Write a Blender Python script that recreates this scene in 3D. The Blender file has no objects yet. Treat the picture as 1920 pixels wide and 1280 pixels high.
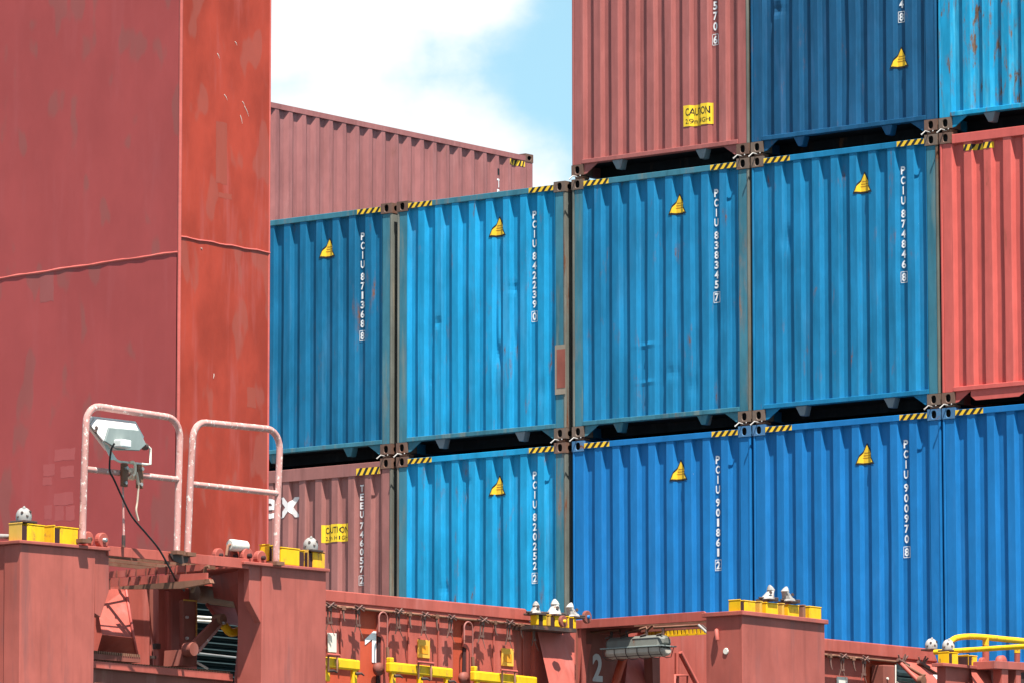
import bpy, bmesh, math, random
from mathutils import Vector, Matrix

# ------------------------------------------------------------------ camera, sky, sun, exposure
scene = bpy.context.scene
COL = scene.collection
cam_data = bpy.data.cameras.new('camera')
cam_data.sensor_width = 36.0
cam_data.lens = 193.302
cam_data.clip_start = 1.0
cam_data.clip_end = 20000.0
cam = bpy.data.objects.new('camera', cam_data)
COL.objects.link(cam)
YAW, PITCH, ROLL = 0.66595, 0.13286, -0.0006
cam.matrix_world = (Matrix.Translation((40.824, -48.175, -4.104)) @ Matrix.Rotation(YAW, 4, 'Z')
                    @ Matrix.Rotation(math.pi / 2 + PITCH, 4, 'X') @ Matrix.Rotation(ROLL, 4, 'Z'))
scene.camera = cam

SUN = Vector((1.6, -1.0, 4.4)).normalized()
world = bpy.data.worlds.new('World')
scene.world = world
world.use_nodes = True
wn, wl = world.node_tree.nodes, world.node_tree.links
wn.clear()


def wnode(t, **kw):
    n = wn.new(t)
    for k, v in kw.items():
        setattr(n, k, v)
    return n


sky = wnode('ShaderNodeTexSky', sky_type='NISHITA', sun_disc=False)
sky.sun_elevation = math.asin(SUN.z)
sky.sun_rotation = math.atan2(SUN.x, SUN.y)
sky.air_density = 1.0
sky.dust_density = 1.2
tc = wnode('ShaderNodeTexCoord')


def wmath(op, a, b=None, c=None):
    n = wnode('ShaderNodeMath', operation=op)
    for i, v in enumerate((a, b, c)):
        if v is None:
            continue
        if isinstance(v, (int, float)):
            n.inputs[i].default_value = v
        else:
            wl.new(v, n.inputs[i])
    return n.outputs[0]


def wnoise(scale, detail, rough, off, zs=1.0):
    mp = wnode('ShaderNodeMapping')
    mp.inputs['Location'].default_value = off
    mp.inputs['Scale'].default_value = (1, 1, zs)
    wl.new(tc.outputs['Generated'], mp.inputs['Vector'])
    n = wnode('ShaderNodeTexNoise')
    n.inputs['Scale'].default_value = scale
    n.inputs['Detail'].default_value = detail
    n.inputs['Roughness'].default_value = rough
    wl.new(mp.outputs[0], n.inputs['Vector'])
    return n.outputs['Fac']


# broken cumulus all round the sky, one bank of it standing over the ship's far side
general = wnoise(3.2, 7, 0.55, (0.3, 1.7, 0.2), 2.2)
fine = wnoise(30.0, 6, 0.55, (3.1, 0.4, 0.0), 1.3)


def cloud_bank(direction, radius):
    n = wnode('ShaderNodeVectorMath', operation='DISTANCE')
    wl.new(tc.outputs['Generated'], n.inputs[0])
    n.inputs[1].default_value = direction
    return wmath('SUBTRACT', radius, n.outputs['Value'])


bank = wmath('MAXIMUM', cloud_bank((-0.6319, 0.7416, 0.2251), 0.0504), cloud_bank((-0.6402, 0.7579, 0.1252), 0.0572))
bank = wmath('ADD', bank, wmath('MULTIPLY', wmath('SUBTRACT', fine, 0.5), 0.045))
mr = wnode('ShaderNodeMapRange', interpolation_type='SMOOTHERSTEP')
wl.new(bank, mr.inputs['Value'])
mr.inputs['From Min'].default_value = -0.011
mr.inputs['From Max'].default_value = 0.011
mr2 = wnode('ShaderNodeMapRange', interpolation_type='SMOOTHERSTEP')
wl.new(wmath('ADD', general, wmath('MULTIPLY', wmath('SUBTRACT', fine, 0.5), 0.1)), mr2.inputs['Value'])
mr2.inputs['From Min'].default_value = 0.50
mr2.inputs['From Max'].default_value = 0.64
cloud = wmath('MAXIMUM', mr.outputs[0], mr2.outputs[0])
haze_sky = wnode('ShaderNodeMixRGB')
sep = wnode('ShaderNodeSeparateXYZ')
wl.new(tc.outputs['Generated'], sep.inputs[0])
low = wmath('POWER', wmath('SUBTRACT', 1.0, wmath('MAXIMUM', wmath('MINIMUM', sep.outputs['Z'], 1.0), 0.0)), 2.5)
wl.new(wmath('MULTIPLY', low, 1.0), haze_sky.inputs['Fac'])
haze_sky.inputs['Color2'].default_value = (3.3, 6.3, 7.6, 1)
wl.new(sky.outputs[0], haze_sky.inputs['Color1'])
wmix = wnode('ShaderNodeMixRGB')
wl.new(cloud, wmix.inputs['Fac'])
wl.new(haze_sky.outputs[0], wmix.inputs['Color1'])
tone = wnode('ShaderNodeMixRGB')
wl.new(wnoise(14.0, 5, 0.5, (1.3, 2.1, 0.4), 1.6), tone.inputs['Fac'])
tone.inputs['Color1'].default_value = (5.7, 6.3, 6.7, 1)
tone.inputs['Color2'].default_value = (8.2, 8.2, 8.2, 1)
wl.new(tone.outputs[0], wmix.inputs['Color2'])
bg = wnode('ShaderNodeBackground')
bg.inputs['Strength'].default_value = 0.065
wl.new(wmix.outputs[0], bg.inputs['Color'])
wo = wnode('ShaderNodeOutputWorld')
wl.new(bg.outputs[0], wo.inputs['Surface'])

sun_data = bpy.data.lights.new('sun', 'SUN')
sun_data.energy = 5.0
sun_data.angle = math.radians(0.53)
sun_data.color = (1.0, 0.955, 0.89)
sun = bpy.data.objects.new('sun', sun_data)
COL.objects.link(sun)
sun.rotation_euler = SUN.to_track_quat('Z', 'Y').to_euler()
sun.location = (20, -20, 40)

vs = scene.view_settings
vs.view_transform = 'Standard'
vs.look = 'None'
vs.exposure = 1.2
vs.gamma = 1.0
vs.use_curve_mapping = False

rng = random.Random(7)

# ------------------------------------------------------------------ materials


def new_mat(name):
    m = bpy.data.materials.new(name)
    m.use_nodes = True
    m.node_tree.nodes.clear()
    return m


def paint(name, rgb, var=0.16, rust=0.0, rust_rgb=(0.13, 0.055, 0.03), rust_scale=5.0, streak=0.12,
          streak_rgb=None, chips=0.0, chip_rgb=(0.62, 0.60, 0.56), chip_scale=16.0, rough=0.5, bump=0.05, metallic=0.0, zs=0.25, grime=0.10, runs=0.0, blotch=None, spec=0.18):
    m = new_mat(name)
    n, l = m.node_tree.nodes, m.node_tree.links

    def N(t, **kw):
        x = n.new(t)
        for k, v in kw.items():
            setattr(x, k, v)
        return x
    t = N('ShaderNodeTexCoord')
    oi = N('ShaderNodeObjectInfo')
    mul = N('ShaderNodeMath', operation='MULTIPLY')
    mul.inputs[1].default_value = 61.7
    l.new(oi.outputs['Random'], mul.inputs[0])
    add = N('ShaderNodeVectorMath', operation='ADD')
    l.new(t.outputs['Object'], add.inputs[0])
    l.new(mul.outputs[0], add.inputs[1])

    def noise(scale, detail=4, roughness=0.55, stretch=(1, 1, 1), dist=0.0):
        mp = N('ShaderNodeMapping')
        mp.inputs['Scale'].default_value = stretch
        l.new(add.outputs[0], mp.inputs['Vector'])
        x = N('ShaderNodeTexNoise')
        x.inputs['Scale'].default_value = scale
        x.inputs['Detail'].default_value = detail
        x.inputs['Roughness'].default_value = roughness
        x.inputs['Distortion'].default_value = dist
        l.new(mp.outputs[0], x.inputs['Vector'])
        return x.outputs['Fac']

    def ramp(v, a, b):
        r = N('ShaderNodeMapRange', interpolation_type='SMOOTHSTEP')
        r.inputs['From Min'].default_value = a
        r.inputs['From Max'].default_value = b
        l.new(v, r.inputs['Value'])
        return r.outputs[0]

    def mix(f, c1, c2, blend='MIX'):
        x = N('ShaderNodeMixRGB', blend_type=blend)
        for s, v in (('Fac', f), ('Color1', c1), ('Color2', c2)):
            if isinstance(v, (int, float)):
                x.inputs[s].default_value = v
            elif isinstance(v, tuple):
                x.inputs[s].default_value = v if len(v) == 4 else v + (1,)
            else:
                l.new(v, x.inputs[s])
        return x.outputs[0]

    lo = tuple(max(0, c * (1 - var)) for c in rgb)
    hi = tuple(min(1, c * (1 + var) + 0.01 * var) for c in rgb)
    col = mix(ramp(noise(1.6, 5, 0.6, (1, 1, 0.6)), 0.3, 0.7), lo, hi)
    sr = streak_rgb or tuple(min(1, c * 1.1 + 0.07) for c in rgb)
    s = ramp(noise(7.0, 4, 0.6, (1, 1, 0.12)), 0.52, 0.75)
    sm = N('ShaderNodeMath', operation='MULTIPLY')
    l.new(s, sm.inputs[0])
    sm.inputs[1].default_value = min(1.0, streak * 2.2)
    col = mix(sm.outputs[0], col, sr)
    gr_ = ramp(noise(11.0, 6, 0.6, (1, 1, 0.4)), 0.35, 0.7)
    col = mix(gr_, mix(1.0, col, (1 - grime, 1 - grime, 1 - grime), 'MULTIPLY'), col)
    if runs > 0:
        rv = ramp(noise(13.0, 5, 0.62, (1, 1, 0.07)), 0.50, 0.68)
        rm_ = N('ShaderNodeMath', operation='MULTIPLY')
        l.new(rv, rm_.inputs[0])
        rm_.inputs[1].default_value = runs
        col = mix(rm_.outputs[0], col, mix(1.0, col, (0.55, 0.56, 0.55), 'MULTIPLY'))
    if blotch:
        bv = ramp(noise(4.6, 2, 0.4, (1, 1, 0.42)), 0.585, 0.645)
        bm_ = N('ShaderNodeMath', operation='MULTIPLY')
        l.new(bv, bm_.inputs[0])
        bm_.inputs[1].default_value = 0.42
        col = mix(bm_.outputs[0], col, blotch)
    rough_v = None
    if rust > 0:
        th = 0.70 - 0.22 * rust
        rf = ramp(noise(rust_scale, 9, 0.68, (1, 1, zs), 0.3), th, th + 0.05)
        halo = ramp(noise(rust_scale, 9, 0.68, (1, 1, zs), 0.3), th - 0.08, th + 0.03)
        hm = N('ShaderNodeMath', operation='MULTIPLY')
        hm.inputs[1].default_value = 0.35
        l.new(halo, hm.inputs[0])
        rc = mix(noise(30, 4, 0.6), tuple(c * 0.55 for c in rust_rgb), tuple(min(1, c * 1.7) for c in rust_rgb))
        col = mix(hm.outputs[0], col, rc)
        col = mix(rf, col, rc)
        rough_v = rf
    if chips > 0:
        th = 0.74 - 0.2 * chips
        cf = ramp(noise(chip_scale, 7, 0.7, (1, 1, 0.6)), th, th + 0.03)
        col = mix(cf, col, chip_rgb)
    b = N('ShaderNodeBsdfPrincipled')
    l.new(col, b.inputs['Base Color'])
    b.inputs['Metallic'].default_value = metallic
    b.inputs['Specular IOR Level'].default_value = spec
    rr = N('ShaderNodeMapRange')
    l.new(noise(9, 3, 0.6), rr.inputs['Value'])
    rr.inputs['To Min'].default_value = max(0.05, rough - 0.12)
    rr.inputs['To Max'].default_value = min(1, rough + 0.14)
    if rough_v is not None:
        mx = N('ShaderNodeMath', operation='MAXIMUM')
        l.new(rr.outputs[0], mx.inputs[0])
        m2 = N('ShaderNodeMath', operation='MULTIPLY')
        m2.inputs[1].default_value = 0.85
        l.new(rough_v, m2.inputs[0])
        l.new(m2.outputs[0], mx.inputs[1])
        l.new(mx.outputs[0], b.inputs['Roughness'])
    else:
        l.new(rr.outputs[0], b.inputs['Roughness'])
    if bump > 0:
        bp = N('ShaderNodeBump')
        bp.inputs['Strength'].default_value = bump * 4
        bp.inputs['Distance'].default_value = 0.012
        l.new(noise(3.2, 5, 0.55), bp.inputs['Height'])
        l.new(bp.outputs[0], b.inputs['Normal'])
    o = N('ShaderNodeOutputMaterial')
    l.new(b.outputs[0], o.inputs['Surface'])
    return m


# container colours
M_MIDBLUE = paint('faded_blue_paint', (0.010, 0.172, 0.345), rust=0.15, rust_scale=8, streak=0.10, chips=0.12, chip_rgb=(0.22, 0.42, 0.52), runs=0.35)
M_CYAN = paint('bright_blue_paint', (0.010, 0.255, 0.485), rust=0.26, rust_scale=8, streak=0.14, chips=0.12, chip_rgb=(0.25, 0.50, 0.60), runs=0.35)
M_RUSTYCYAN = paint('rusted_bright_blue_paint', (0.012, 0.27, 0.48), rust=0.55, rust_scale=11, rust_rgb=(0.125, 0.075, 0.052), streak=0.22, streak_rgb=(0.10, 0.52, 0.72), chips=0.05, runs=0.3)
M_DARKBLUE = paint('dull_navy_paint', (0.010, 0.080, 0.175), rust=0.14, rust_scale=8, streak=0.14, streak_rgb=(0.06, 0.13, 0.26), chips=0.05, runs=0.35)
M_ROYAL = paint('clean_royal_blue_paint', (0.010, 0.152, 0.40), var=0.08, rust=0.0, streak=0.05, chips=0.03, runs=0.15)
M_DEEPBLUE = paint('older_blue_paint', (0.007, 0.122, 0.245), rust=0.22, streak=0.12, chips=0.03, runs=0.4)
M_BROWN = paint('faded_red_brown_paint', (0.285, 0.118, 0.105), var=0.10, rust=0.12, rust_rgb=(0.16, 0.07, 0.045), streak=0.12, chips=0.06, runs=0.35)
M_MAROON = paint('red_brown_paint', (0.33, 0.105, 0.094), var=0.08, rust=0.04, streak=0.10, chips=0.03, runs=0.3)
M_FADEDBROWN = paint('chalky_red_brown_paint', (0.30, 0.118, 0.112), var=0.10, rust=0.10, streak=0.16, chips=0.13, chip_scale=9.0, chip_rgb=(0.45, 0.33, 0.32), runs=0.3)
M_CORAL = paint('coral_red_paint', (0.54, 0.105, 0.088), var=0.07, rust=0.03, streak=0.08, chips=0.05, runs=0.15)
M_TEAL = paint('weathered_teal_paint', (0.042, 0.165, 0.225), rust=0.38, rust_rgb=(0.20, 0.12, 0.08), rust_scale=3.2, streak=0.35, streak_rgb=(0.17, 0.21, 0.19), chips=0.05, zs=0.15, runs=0.4)
M_CASTBROWN = paint('rusty_casting_paint', (0.15, 0.085, 0.062), rust=0.45, rust_scale=10, chips=0.05, bump=0.1, zs=1)
M_CASTGREY = paint('grey_brown_casting_paint', (0.15, 0.105, 0.08), rust=0.4, rust_scale=10, chips=0.04, bump=0.1, zs=1)
M_CASTBLUE = paint('scuffed_blue_casting_paint', (0.06, 0.16, 0.30), rust=0.35, rust_scale=10, chips=0.10, bump=0.1, zs=1)
M_UNDER = paint('underframe_black', (0.018, 0.019, 0.022), rust=0.2, rough=0.8)
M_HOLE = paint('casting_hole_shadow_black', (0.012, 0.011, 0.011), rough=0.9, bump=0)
M_LUG = paint('grey_steel', (0.16, 0.20, 0.23), rust=0.30, rust_scale=8, rough=0.6)
M_LIP = paint('rubbed_post_edge', (0.135, 0.14, 0.12), var=0.25, rust=0.45, rust_scale=5, streak=0.3, streak_rgb=(0.32, 0.26, 0.18), rough=0.65, zs=0.15)
M_PRIMER = paint('cream_primer', (0.28, 0.23, 0.18), var=0.12, rust=0.2, rough=0.6)
M_ROOF = paint('container_roof_paint', (0.10, 0.16, 0.24), rust=0.3)
# flat prints
M_WHITE = paint('white_print', (0.80, 0.80, 0.79), var=0.05, streak=0.0, rough=0.55, bump=0)
M_OLDWHITE = paint('worn_white_print', (0.72, 0.68, 0.66), var=0.12, rust=0.28, rust_rgb=(0.30, 0.13, 0.12), rust_scale=14, rough=0.6, bump=0, zs=1)
M_GREYWHITE = paint('shaded_white_print', (0.55, 0.53, 0.52), var=0.1, rust=0.15, rust_rgb=(0.22, 0.08, 0.08), rust_scale=20, rough=0.6, bump=0, zs=1)  # white print greyed, the shade on the number put into its colour
M_YELLOWDEC = paint('yellow_sticker', (0.80, 0.50, 0.035), var=0.08, streak=0.05, rough=0.45, bump=0)
M_LEMONDEC = paint('lemon_sticker', (0.78, 0.52, 0.035), var=0.06, streak=0.03, rough=0.45, bump=0)
M_BLACKDEC = paint('black_print', (0.022, 0.022, 0.024), var=0.1, streak=0.02, rough=0.5, bump=0)
M_AMBERDEC = paint('amber_print', (0.42, 0.20, 0.03), var=0.1, streak=0.0, rough=0.5, bump=0)
# ship steel
M_DECKRED = paint('ship_red_paint', (0.40, 0.092, 0.068), var=0.12, rust=0.07, rust_rgb=(0.17, 0.05, 0.035), rust_scale=2.2, streak=0.22, streak_rgb=(0.47, 0.16, 0.135), chips=0.05, runs=0.3)
M_PEDRED = paint('stained_red_paint', (0.37, 0.094, 0.072), var=0.16, rust=0.20, rust_rgb=(0.22, 0.055, 0.04), rust_scale=1.6, grime=0.06, bump=0.025, streak=0.40, streak_rgb=(0.24, 0.085, 0.075), chips=0.05, zs=0.12, runs=0.3)
M_ORANGERED = paint('orange_red_primer', (0.46, 0.075, 0.035), var=0.14, rust=0.05, streak=0.12, chips=0.03)
M_PILLAR = paint('mast_red_paint', (0.325, 0.058, 0.054), var=0.07, rust=0.0, streak=0.14, streak_rgb=(0.355, 0.085, 0.085), chips=0.0, rough=0.42, bump=0.015, grime=0.03, blotch=(0.20, 0.088, 0.075))
M_PATCH = paint('greyed_touch_up_paint', (0.285, 0.080, 0.074), var=0.05, streak=0.05, rough=0.5, bump=0.015, grime=0.03)
M_SIDEPATCH = paint('greyed_side_touch_up_paint', (0.29, 0.060, 0.040), var=0.05, streak=0.05, rough=0.5, bump=0.015, grime=0.03)
M_PALEPATCH = paint('pale_touch_up_paint', (0.365, 0.082, 0.078), var=0.04, streak=0.05, rough=0.5, bump=0.015, grime=0.03)
M_WELD = paint('weld_bead_paint', (0.50, 0.115, 0.095), var=0.12, rust=0.05, rough=0.5, bump=0.2)
M_PIPE = paint('flaking_pink_pipe_paint', (0.52, 0.265, 0.235), var=0.15, rust=0.28, rust_scale=16, rust_rgb=(0.20, 0.09, 0.06), chips=0.85, chip_rgb=(0.68, 0.57, 0.51), chip_scale=34, rough=0.6, bump=0.12, zs=1)
M_YELLOW = paint('yellow_enamel', (0.80, 0.47, 0.012), var=0.08, rust=0.42, rust_scale=12, rust_rgb=(0.24, 0.12, 0.04), streak=0.08, rough=0.42, zs=0.6, runs=0.3)
M_OCHRE = paint('worn_ochre_enamel', (0.58, 0.34, 0.06), var=0.2, rust=0.45, rust_scale=9, rust_rgb=(0.30, 0.13, 0.05), streak=0.2, rough=0.6, zs=0.4)
M_CREAM = paint('galvanised_cream', (0.70, 0.66, 0.58), var=0.12, rust=0.22, rust_scale=22, rust_rgb=(0.22, 0.13, 0.09), rough=0.55, zs=1)
M_CONE = paint('dirty_galvanised_cone', (0.40, 0.38, 0.355), var=0.2, rust=0.42, rust_scale=20, rust_rgb=(0.20, 0.14, 0.11), rough=0.55, zs=1)
M_RODRED = paint('dull_red_rod_paint', (0.33, 0.12, 0.10), var=0.2, rust=0.3, rust_scale=14, chips=0.2, rough=0.6, zs=1)
M_BUCKLE = paint('brown_greased_steel', (0.15, 0.080, 0.065), var=0.3, rust=0.5, rust_scale=14, rust_rgb=(0.15, 0.07, 0.05), chips=0.3, chip_rgb=(0.5, 0.42, 0.38), chip_scale=30, rough=0.5, zs=1)
M_LAMPWHITE = paint('lamp_housing_white', (0.66, 0.67, 0.64), var=0.05, rust=0.15, rust_scale=9, rough=0.4)
M_LAMPGREY = paint('lamp_housing_grey_green', (0.25, 0.29, 0.275), var=0.08, rust=0.05, rough=0.45)
M_DARKMETAL = paint('dark_greased_steel', (0.075, 0.052, 0.046), var=0.25, rust=0.55, rust_scale=14, rust_rgb=(0.15, 0.07, 0.05), rough=0.5, metallic=0.2, zs=1)
M_RUSTY = paint('rusted_steel', (0.20, 0.095, 0.06), var=0.3, rust=0.5, rust_scale=12, chips=0.22, chip_rgb=(0.60, 0.52, 0.48), chip_scale=20, rough=0.75, bump=0.15, zs=1)
M_BOLT = paint('bare_steel', (0.42, 0.40, 0.38), var=0.2, rust=0.2, rust_scale=20, metallic=0.6, rough=0.4, zs=1)
M_CABLE = paint('black_cable', (0.02, 0.019, 0.02), rough=0.5, bump=0)
M_GREYCABLE = paint('grey_cable', (0.30, 0.28, 0.26), rough=0.5, bump=0)
M_ROPE = paint('pale_rope', (0.66, 0.52, 0.40), var=0.2, rough=0.9, bump=0.2)
M_LOUVRE = paint('dark_green_louvre', (0.020, 0.034, 0.036), var=0.2, streak=0.1, rough=0.5)
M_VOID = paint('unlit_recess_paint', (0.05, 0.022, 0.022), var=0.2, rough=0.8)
M_GLASS = paint('frosted_lens', (0.50, 0.45, 0.38), var=0.1, streak=0.1, rough=0.25, bump=0)
M_HULL = paint('hull_paint', (0.10, 0.035, 0.03), rust=0.1)
M_DECK = paint('deck_paint', (0.13, 0.12, 0.115), rust=0.2)
M_HATCH = paint('hatch_cover_paint', (0.17, 0.15, 0.14), rust=0.2)

M_PILLARSIDE = paint('mast_sunlit_side_paint', (0.315, 0.040, 0.021), var=0.22, rust=0.0, streak=0.30, streak_rgb=(0.36, 0.080, 0.066), rough=0.40, bump=0.015, grime=0.03, blotch=(0.27, 0.085, 0.065))  # same paint as the front, sunlit orange cast put into the colour
M_YPLATE = paint('yellow_placard', (0.78, 0.42, 0.06), var=0.1, rough=0.5, bump=0)
M_AMBERPALE = paint('orange_print', (0.74, 0.30, 0.02), var=0.1, rough=0.5, bump=0)
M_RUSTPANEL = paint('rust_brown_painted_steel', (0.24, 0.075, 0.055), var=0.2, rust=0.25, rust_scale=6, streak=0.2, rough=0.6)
M_YRUST = paint('yellow_enamel_rusting', (0.78, 0.45, 0.02), var=0.1, rust=0.75, rust_scale=4, rust_rgb=(0.33, 0.14, 0.06), rough=0.55, zs=0.5)
M_TAN = paint('tan_brown_pipe_paint', (0.22, 0.13, 0.09), var=0.2, rust=0.3, rough=0.6)
M_LAMPDARK = paint('dark_grey_lamp_body', (0.16, 0.165, 0.145), var=0.15, rust=0.1, chips=0.25, chip_rgb=(0.62, 0.60, 0.50), chip_scale=10, rough=0.5)

# sea water
M_WATER = new_mat('sea_water')
_n, _l = M_WATER.node_tree.nodes, M_WATER.node_tree.links
_b = _n.new('ShaderNodeBsdfPrincipled')
_b.inputs['Base Color'].default_value = (0.03, 0.075, 0.08, 1)
_b.inputs['Roughness'].default_value = 0.12
_w = _n.new('ShaderNodeTexNoise')
_w.inputs['Scale'].default_value = 0.6
_w.inputs['Detail'].default_value = 8
_c = _n.new('ShaderNodeTexCoord')
_l.new(_c.outputs['Object'], _w.inputs['Vector'])
_p = _n.new('ShaderNodeBump')
_p.inputs['Strength'].default_value = 0.6
_p.inputs['Distance'].default_value = 0.3
_l.new(_w.outputs['Fac'], _p.inputs['Height'])
_l.new(_p.outputs[0], _b.inputs['Normal'])
_o = _n.new('ShaderNodeOutputMaterial')
_l.new(_b.outputs[0], _o.inputs['Surface'])

# ------------------------------------------------------------------ mesh helpers


class MB:
    """collects boxes, plates, tubes and lathes and links them as one mesh object"""

    def __init__(self):
        self.v, self.f, self.m, self.s = [], [], [], []

    def add(self, vs_, fs_, mi=0, smooth=False):
        o = len(self.v)
        self.v += [tuple(p) for p in vs_]
        self.f += [tuple(i + o for i in f) for f in fs_]
        self.m += [mi] * len(fs_)
        self.s += [smooth] * len(fs_)
        return self

    def box(self, a, b, mi=0):
        x0, x1 = sorted((a[0], b[0])); y0, y1 = sorted((a[1], b[1])); z0, z1 = sorted((a[2], b[2]))
        vs_ = [(x0, y0, z0), (x1, y0, z0), (x1, y1, z0), (x0, y1, z0), (x0, y0, z1), (x1, y0, z1), (x1, y1, z1), (x0, y1, z1)]
        return self.add(vs_, [(0, 3, 2, 1), (4, 5, 6, 7), (0, 1, 5, 4), (1, 2, 6, 5), (2, 3, 7, 6), (3, 0, 4, 7)], mi)

    def prism(self, pts, axis, t, mi=0):
        """flat polygon thickened by t along an axis"""
        n = len(pts)
        d = [0, 0, 0]
        d['xyz'.index(axis)] = t
        q = [tuple(p[i] + d[i] for i in range(3)) for p in pts]
        fs_ = [tuple(range(n)), tuple(range(2 * n - 1, n - 1, -1))]
        fs_ += [(i, i + n, (i + 1) % n + n, (i + 1) % n) for i in range(n)]
        return self.add(list(pts) + q, fs_, mi)

    def tube(self, path, r, n=10, mi=0, cap=True):
        path = [Vector(p) for p in path]
        rings = []
        up = None
        for i, p in enumerate(path):
            d = (path[min(i + 1, len(path) - 1)] - path[max(i - 1, 0)]).normalized()
            if up is None:
                up = d.orthogonal().normalized()
            up = (up - d * up.dot(d)).normalized()
            w = d.cross(up)
            rr = r[i] if isinstance(r, (list, tuple)) else r
            rings.append([p + (up * math.cos(2 * math.pi * k / n) + w * math.sin(2 * math.pi * k / n)) * rr for k in range(n)])
        vs_ = [q for ring in rings for q in ring]
        fs_ = []
        for i in range(len(rings) - 1):
            for k in range(n):
                a, b = i * n + k, i * n + (k + 1) % n
                fs_.append((a, b, b + n, a + n))
        self.add(vs_, fs_, mi, True)
        if cap:
            self.add(rings[0], [tuple(range(n - 1, -1, -1))], mi)
            self.add(rings[-1], [tuple(range(n))], mi)
        return self

    def lathe(self, prof, origin, axis=(0, 0, 1), n=16, mi=0, smooth=True):
        """prof: list of (radius, height along axis)"""
        o, ax = Vector(origin), Vector(axis).normalized()
        u = ax.orthogonal().normalized()
        w = ax.cross(u)
        vs_ = []
        for r, h in prof:
            for k in range(n):
                a = 2 * math.pi * k / n
                vs_.append(o + ax * h + (u * math.cos(a) + w * math.sin(a)) * r)
        fs_ = []
        for i in range(len(prof) - 1):
            for k in range(n):
                a, b = i * n + k, i * n + (k + 1) % n
                fs_.append((a, b, b + n, a + n))
        self.add(vs_, fs_, mi, smooth)
        self.add(vs_[:n], [tuple(range(n - 1, -1, -1))], mi)
        self.add(vs_[-n:], [tuple(range(n))], mi)
        return self

    def mesh(self, name, mats):
        me = bpy.data.meshes.new(name)
        me.from_pydata(self.v, [], self.f)
        for mt in mats:
            me.materials.append(mt)
        me.polygons.foreach_set('material_index', self.m)
        me.polygons.foreach_set('use_smooth', self.s)
        bm = bmesh.new()
        bm.from_mesh(me)
        bmesh.ops.recalc_face_normals(bm, faces=bm.faces)
        bm.to_mesh(me)
        bm.free()
        return me

    def build(self, name, mats, parent=None, bevel=0.0, loc=None):
        if not isinstance(mats, (list, tuple)):
            mats = [mats]
        return link(name, self.mesh(name, mats), parent, bevel, loc)


def link(name, me, parent=None, bevel=0.0, loc=None):
    o = bpy.data.objects.new(name, me)
    COL.objects.link(o)
    top = parent
    if parent is not None:
        o.parent = parent
        off = Vector((0, 0, 0))
        while top is not None:
            off += top.location
            top = top.parent
        if not parent.get('local_parts'):
            o.location = -off          # world coordinates in the mesh
    if loc is not None:
        o.location = loc
    if bevel > 0:
        b = o.modifiers.new('soft_edges', 'BEVEL')
        b.width = bevel
        b.segments = 2
        b.limit_method = 'ANGLE'
        b.angle_limit = math.radians(40)
    return o


def thing(name, label, cat, loc=(0, 0, 0), group=None, local=False):
    o = bpy.data.objects.new(name, None)
    o.empty_display_size = 0.2
    COL.objects.link(o)
    o.location = loc
    o['label'] = label
    o['category'] = cat
    if group:
        o['group'] = group
    if local:
        o['local_parts'] = True
    return o


def tag(o, label, cat, group=None):
    o['label'] = label
    o['category'] = cat
    if group:
        o['group'] = group
    return o


def structure(o):
    o['kind'] = 'structure'
    return o


def arc(c, r, a0, a1, n, ua, ub):
    """points of an arc about c in the plane of unit vectors ua, ub (degrees)"""
    c, ua, ub = Vector(c), Vector(ua), Vector(ub)
    return [c + ua * (r * math.cos(math.radians(a0 + (a1 - a0) * i / n))) + ub * (r * math.sin(math.radians(a0 + (a1 - a0) * i / n))) for i in range(n + 1)]


def curve_pts(pts, n=6):
    """Catmull-Rom through points"""
    P = [Vector(p) for p in pts]
    P = [P[0] * 2 - P[1]] + P + [P[-1] * 2 - P[-2]]
    out = []
    for i in range(1, len(P) - 2):
        for k in range(n):
            t = k / n
            a, b, c, d = P[i - 1], P[i], P[i + 1], P[i + 2]
            out.append(0.5 * ((2 * b) + (c - a) * t + (2 * a - 5 * b + 4 * c - d) * t * t + (3 * b - a - 3 * c + d) * t ** 3))
    out.append(P[-2])
    return out


_glyphs = {}


def glyphs(text, size, bold=0.0):
    """flat letter shapes as (verts, faces), x to the right, y up, left-bottom at the origin"""
    key = (text, size, bold)
    if key not in _glyphs:
        cu = bpy.data.curves.new('letters', 'FONT')
        cu.body = text
        cu.size = size
        cu.offset = bold
        cu.resolution_u = 4
        ob = bpy.data.objects.new('letters', cu)
        COL.objects.link(ob)
        dg = bpy.context.evaluated_depsgraph_get()
        me = bpy.data.meshes.new_from_object(ob.evaluated_get(dg))
        vs_ = [(v.co.x, v.co.y) for v in me.vertices]
        fs_ = [tuple(p.vertices) for p in me.polygons]
        bpy.data.meshes.remove(me)
        bpy.data.objects.remove(ob)
        bpy.data.curves.remove(cu)
        _glyphs[key] = (vs_, fs_)
    return _glyphs[key]


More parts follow.
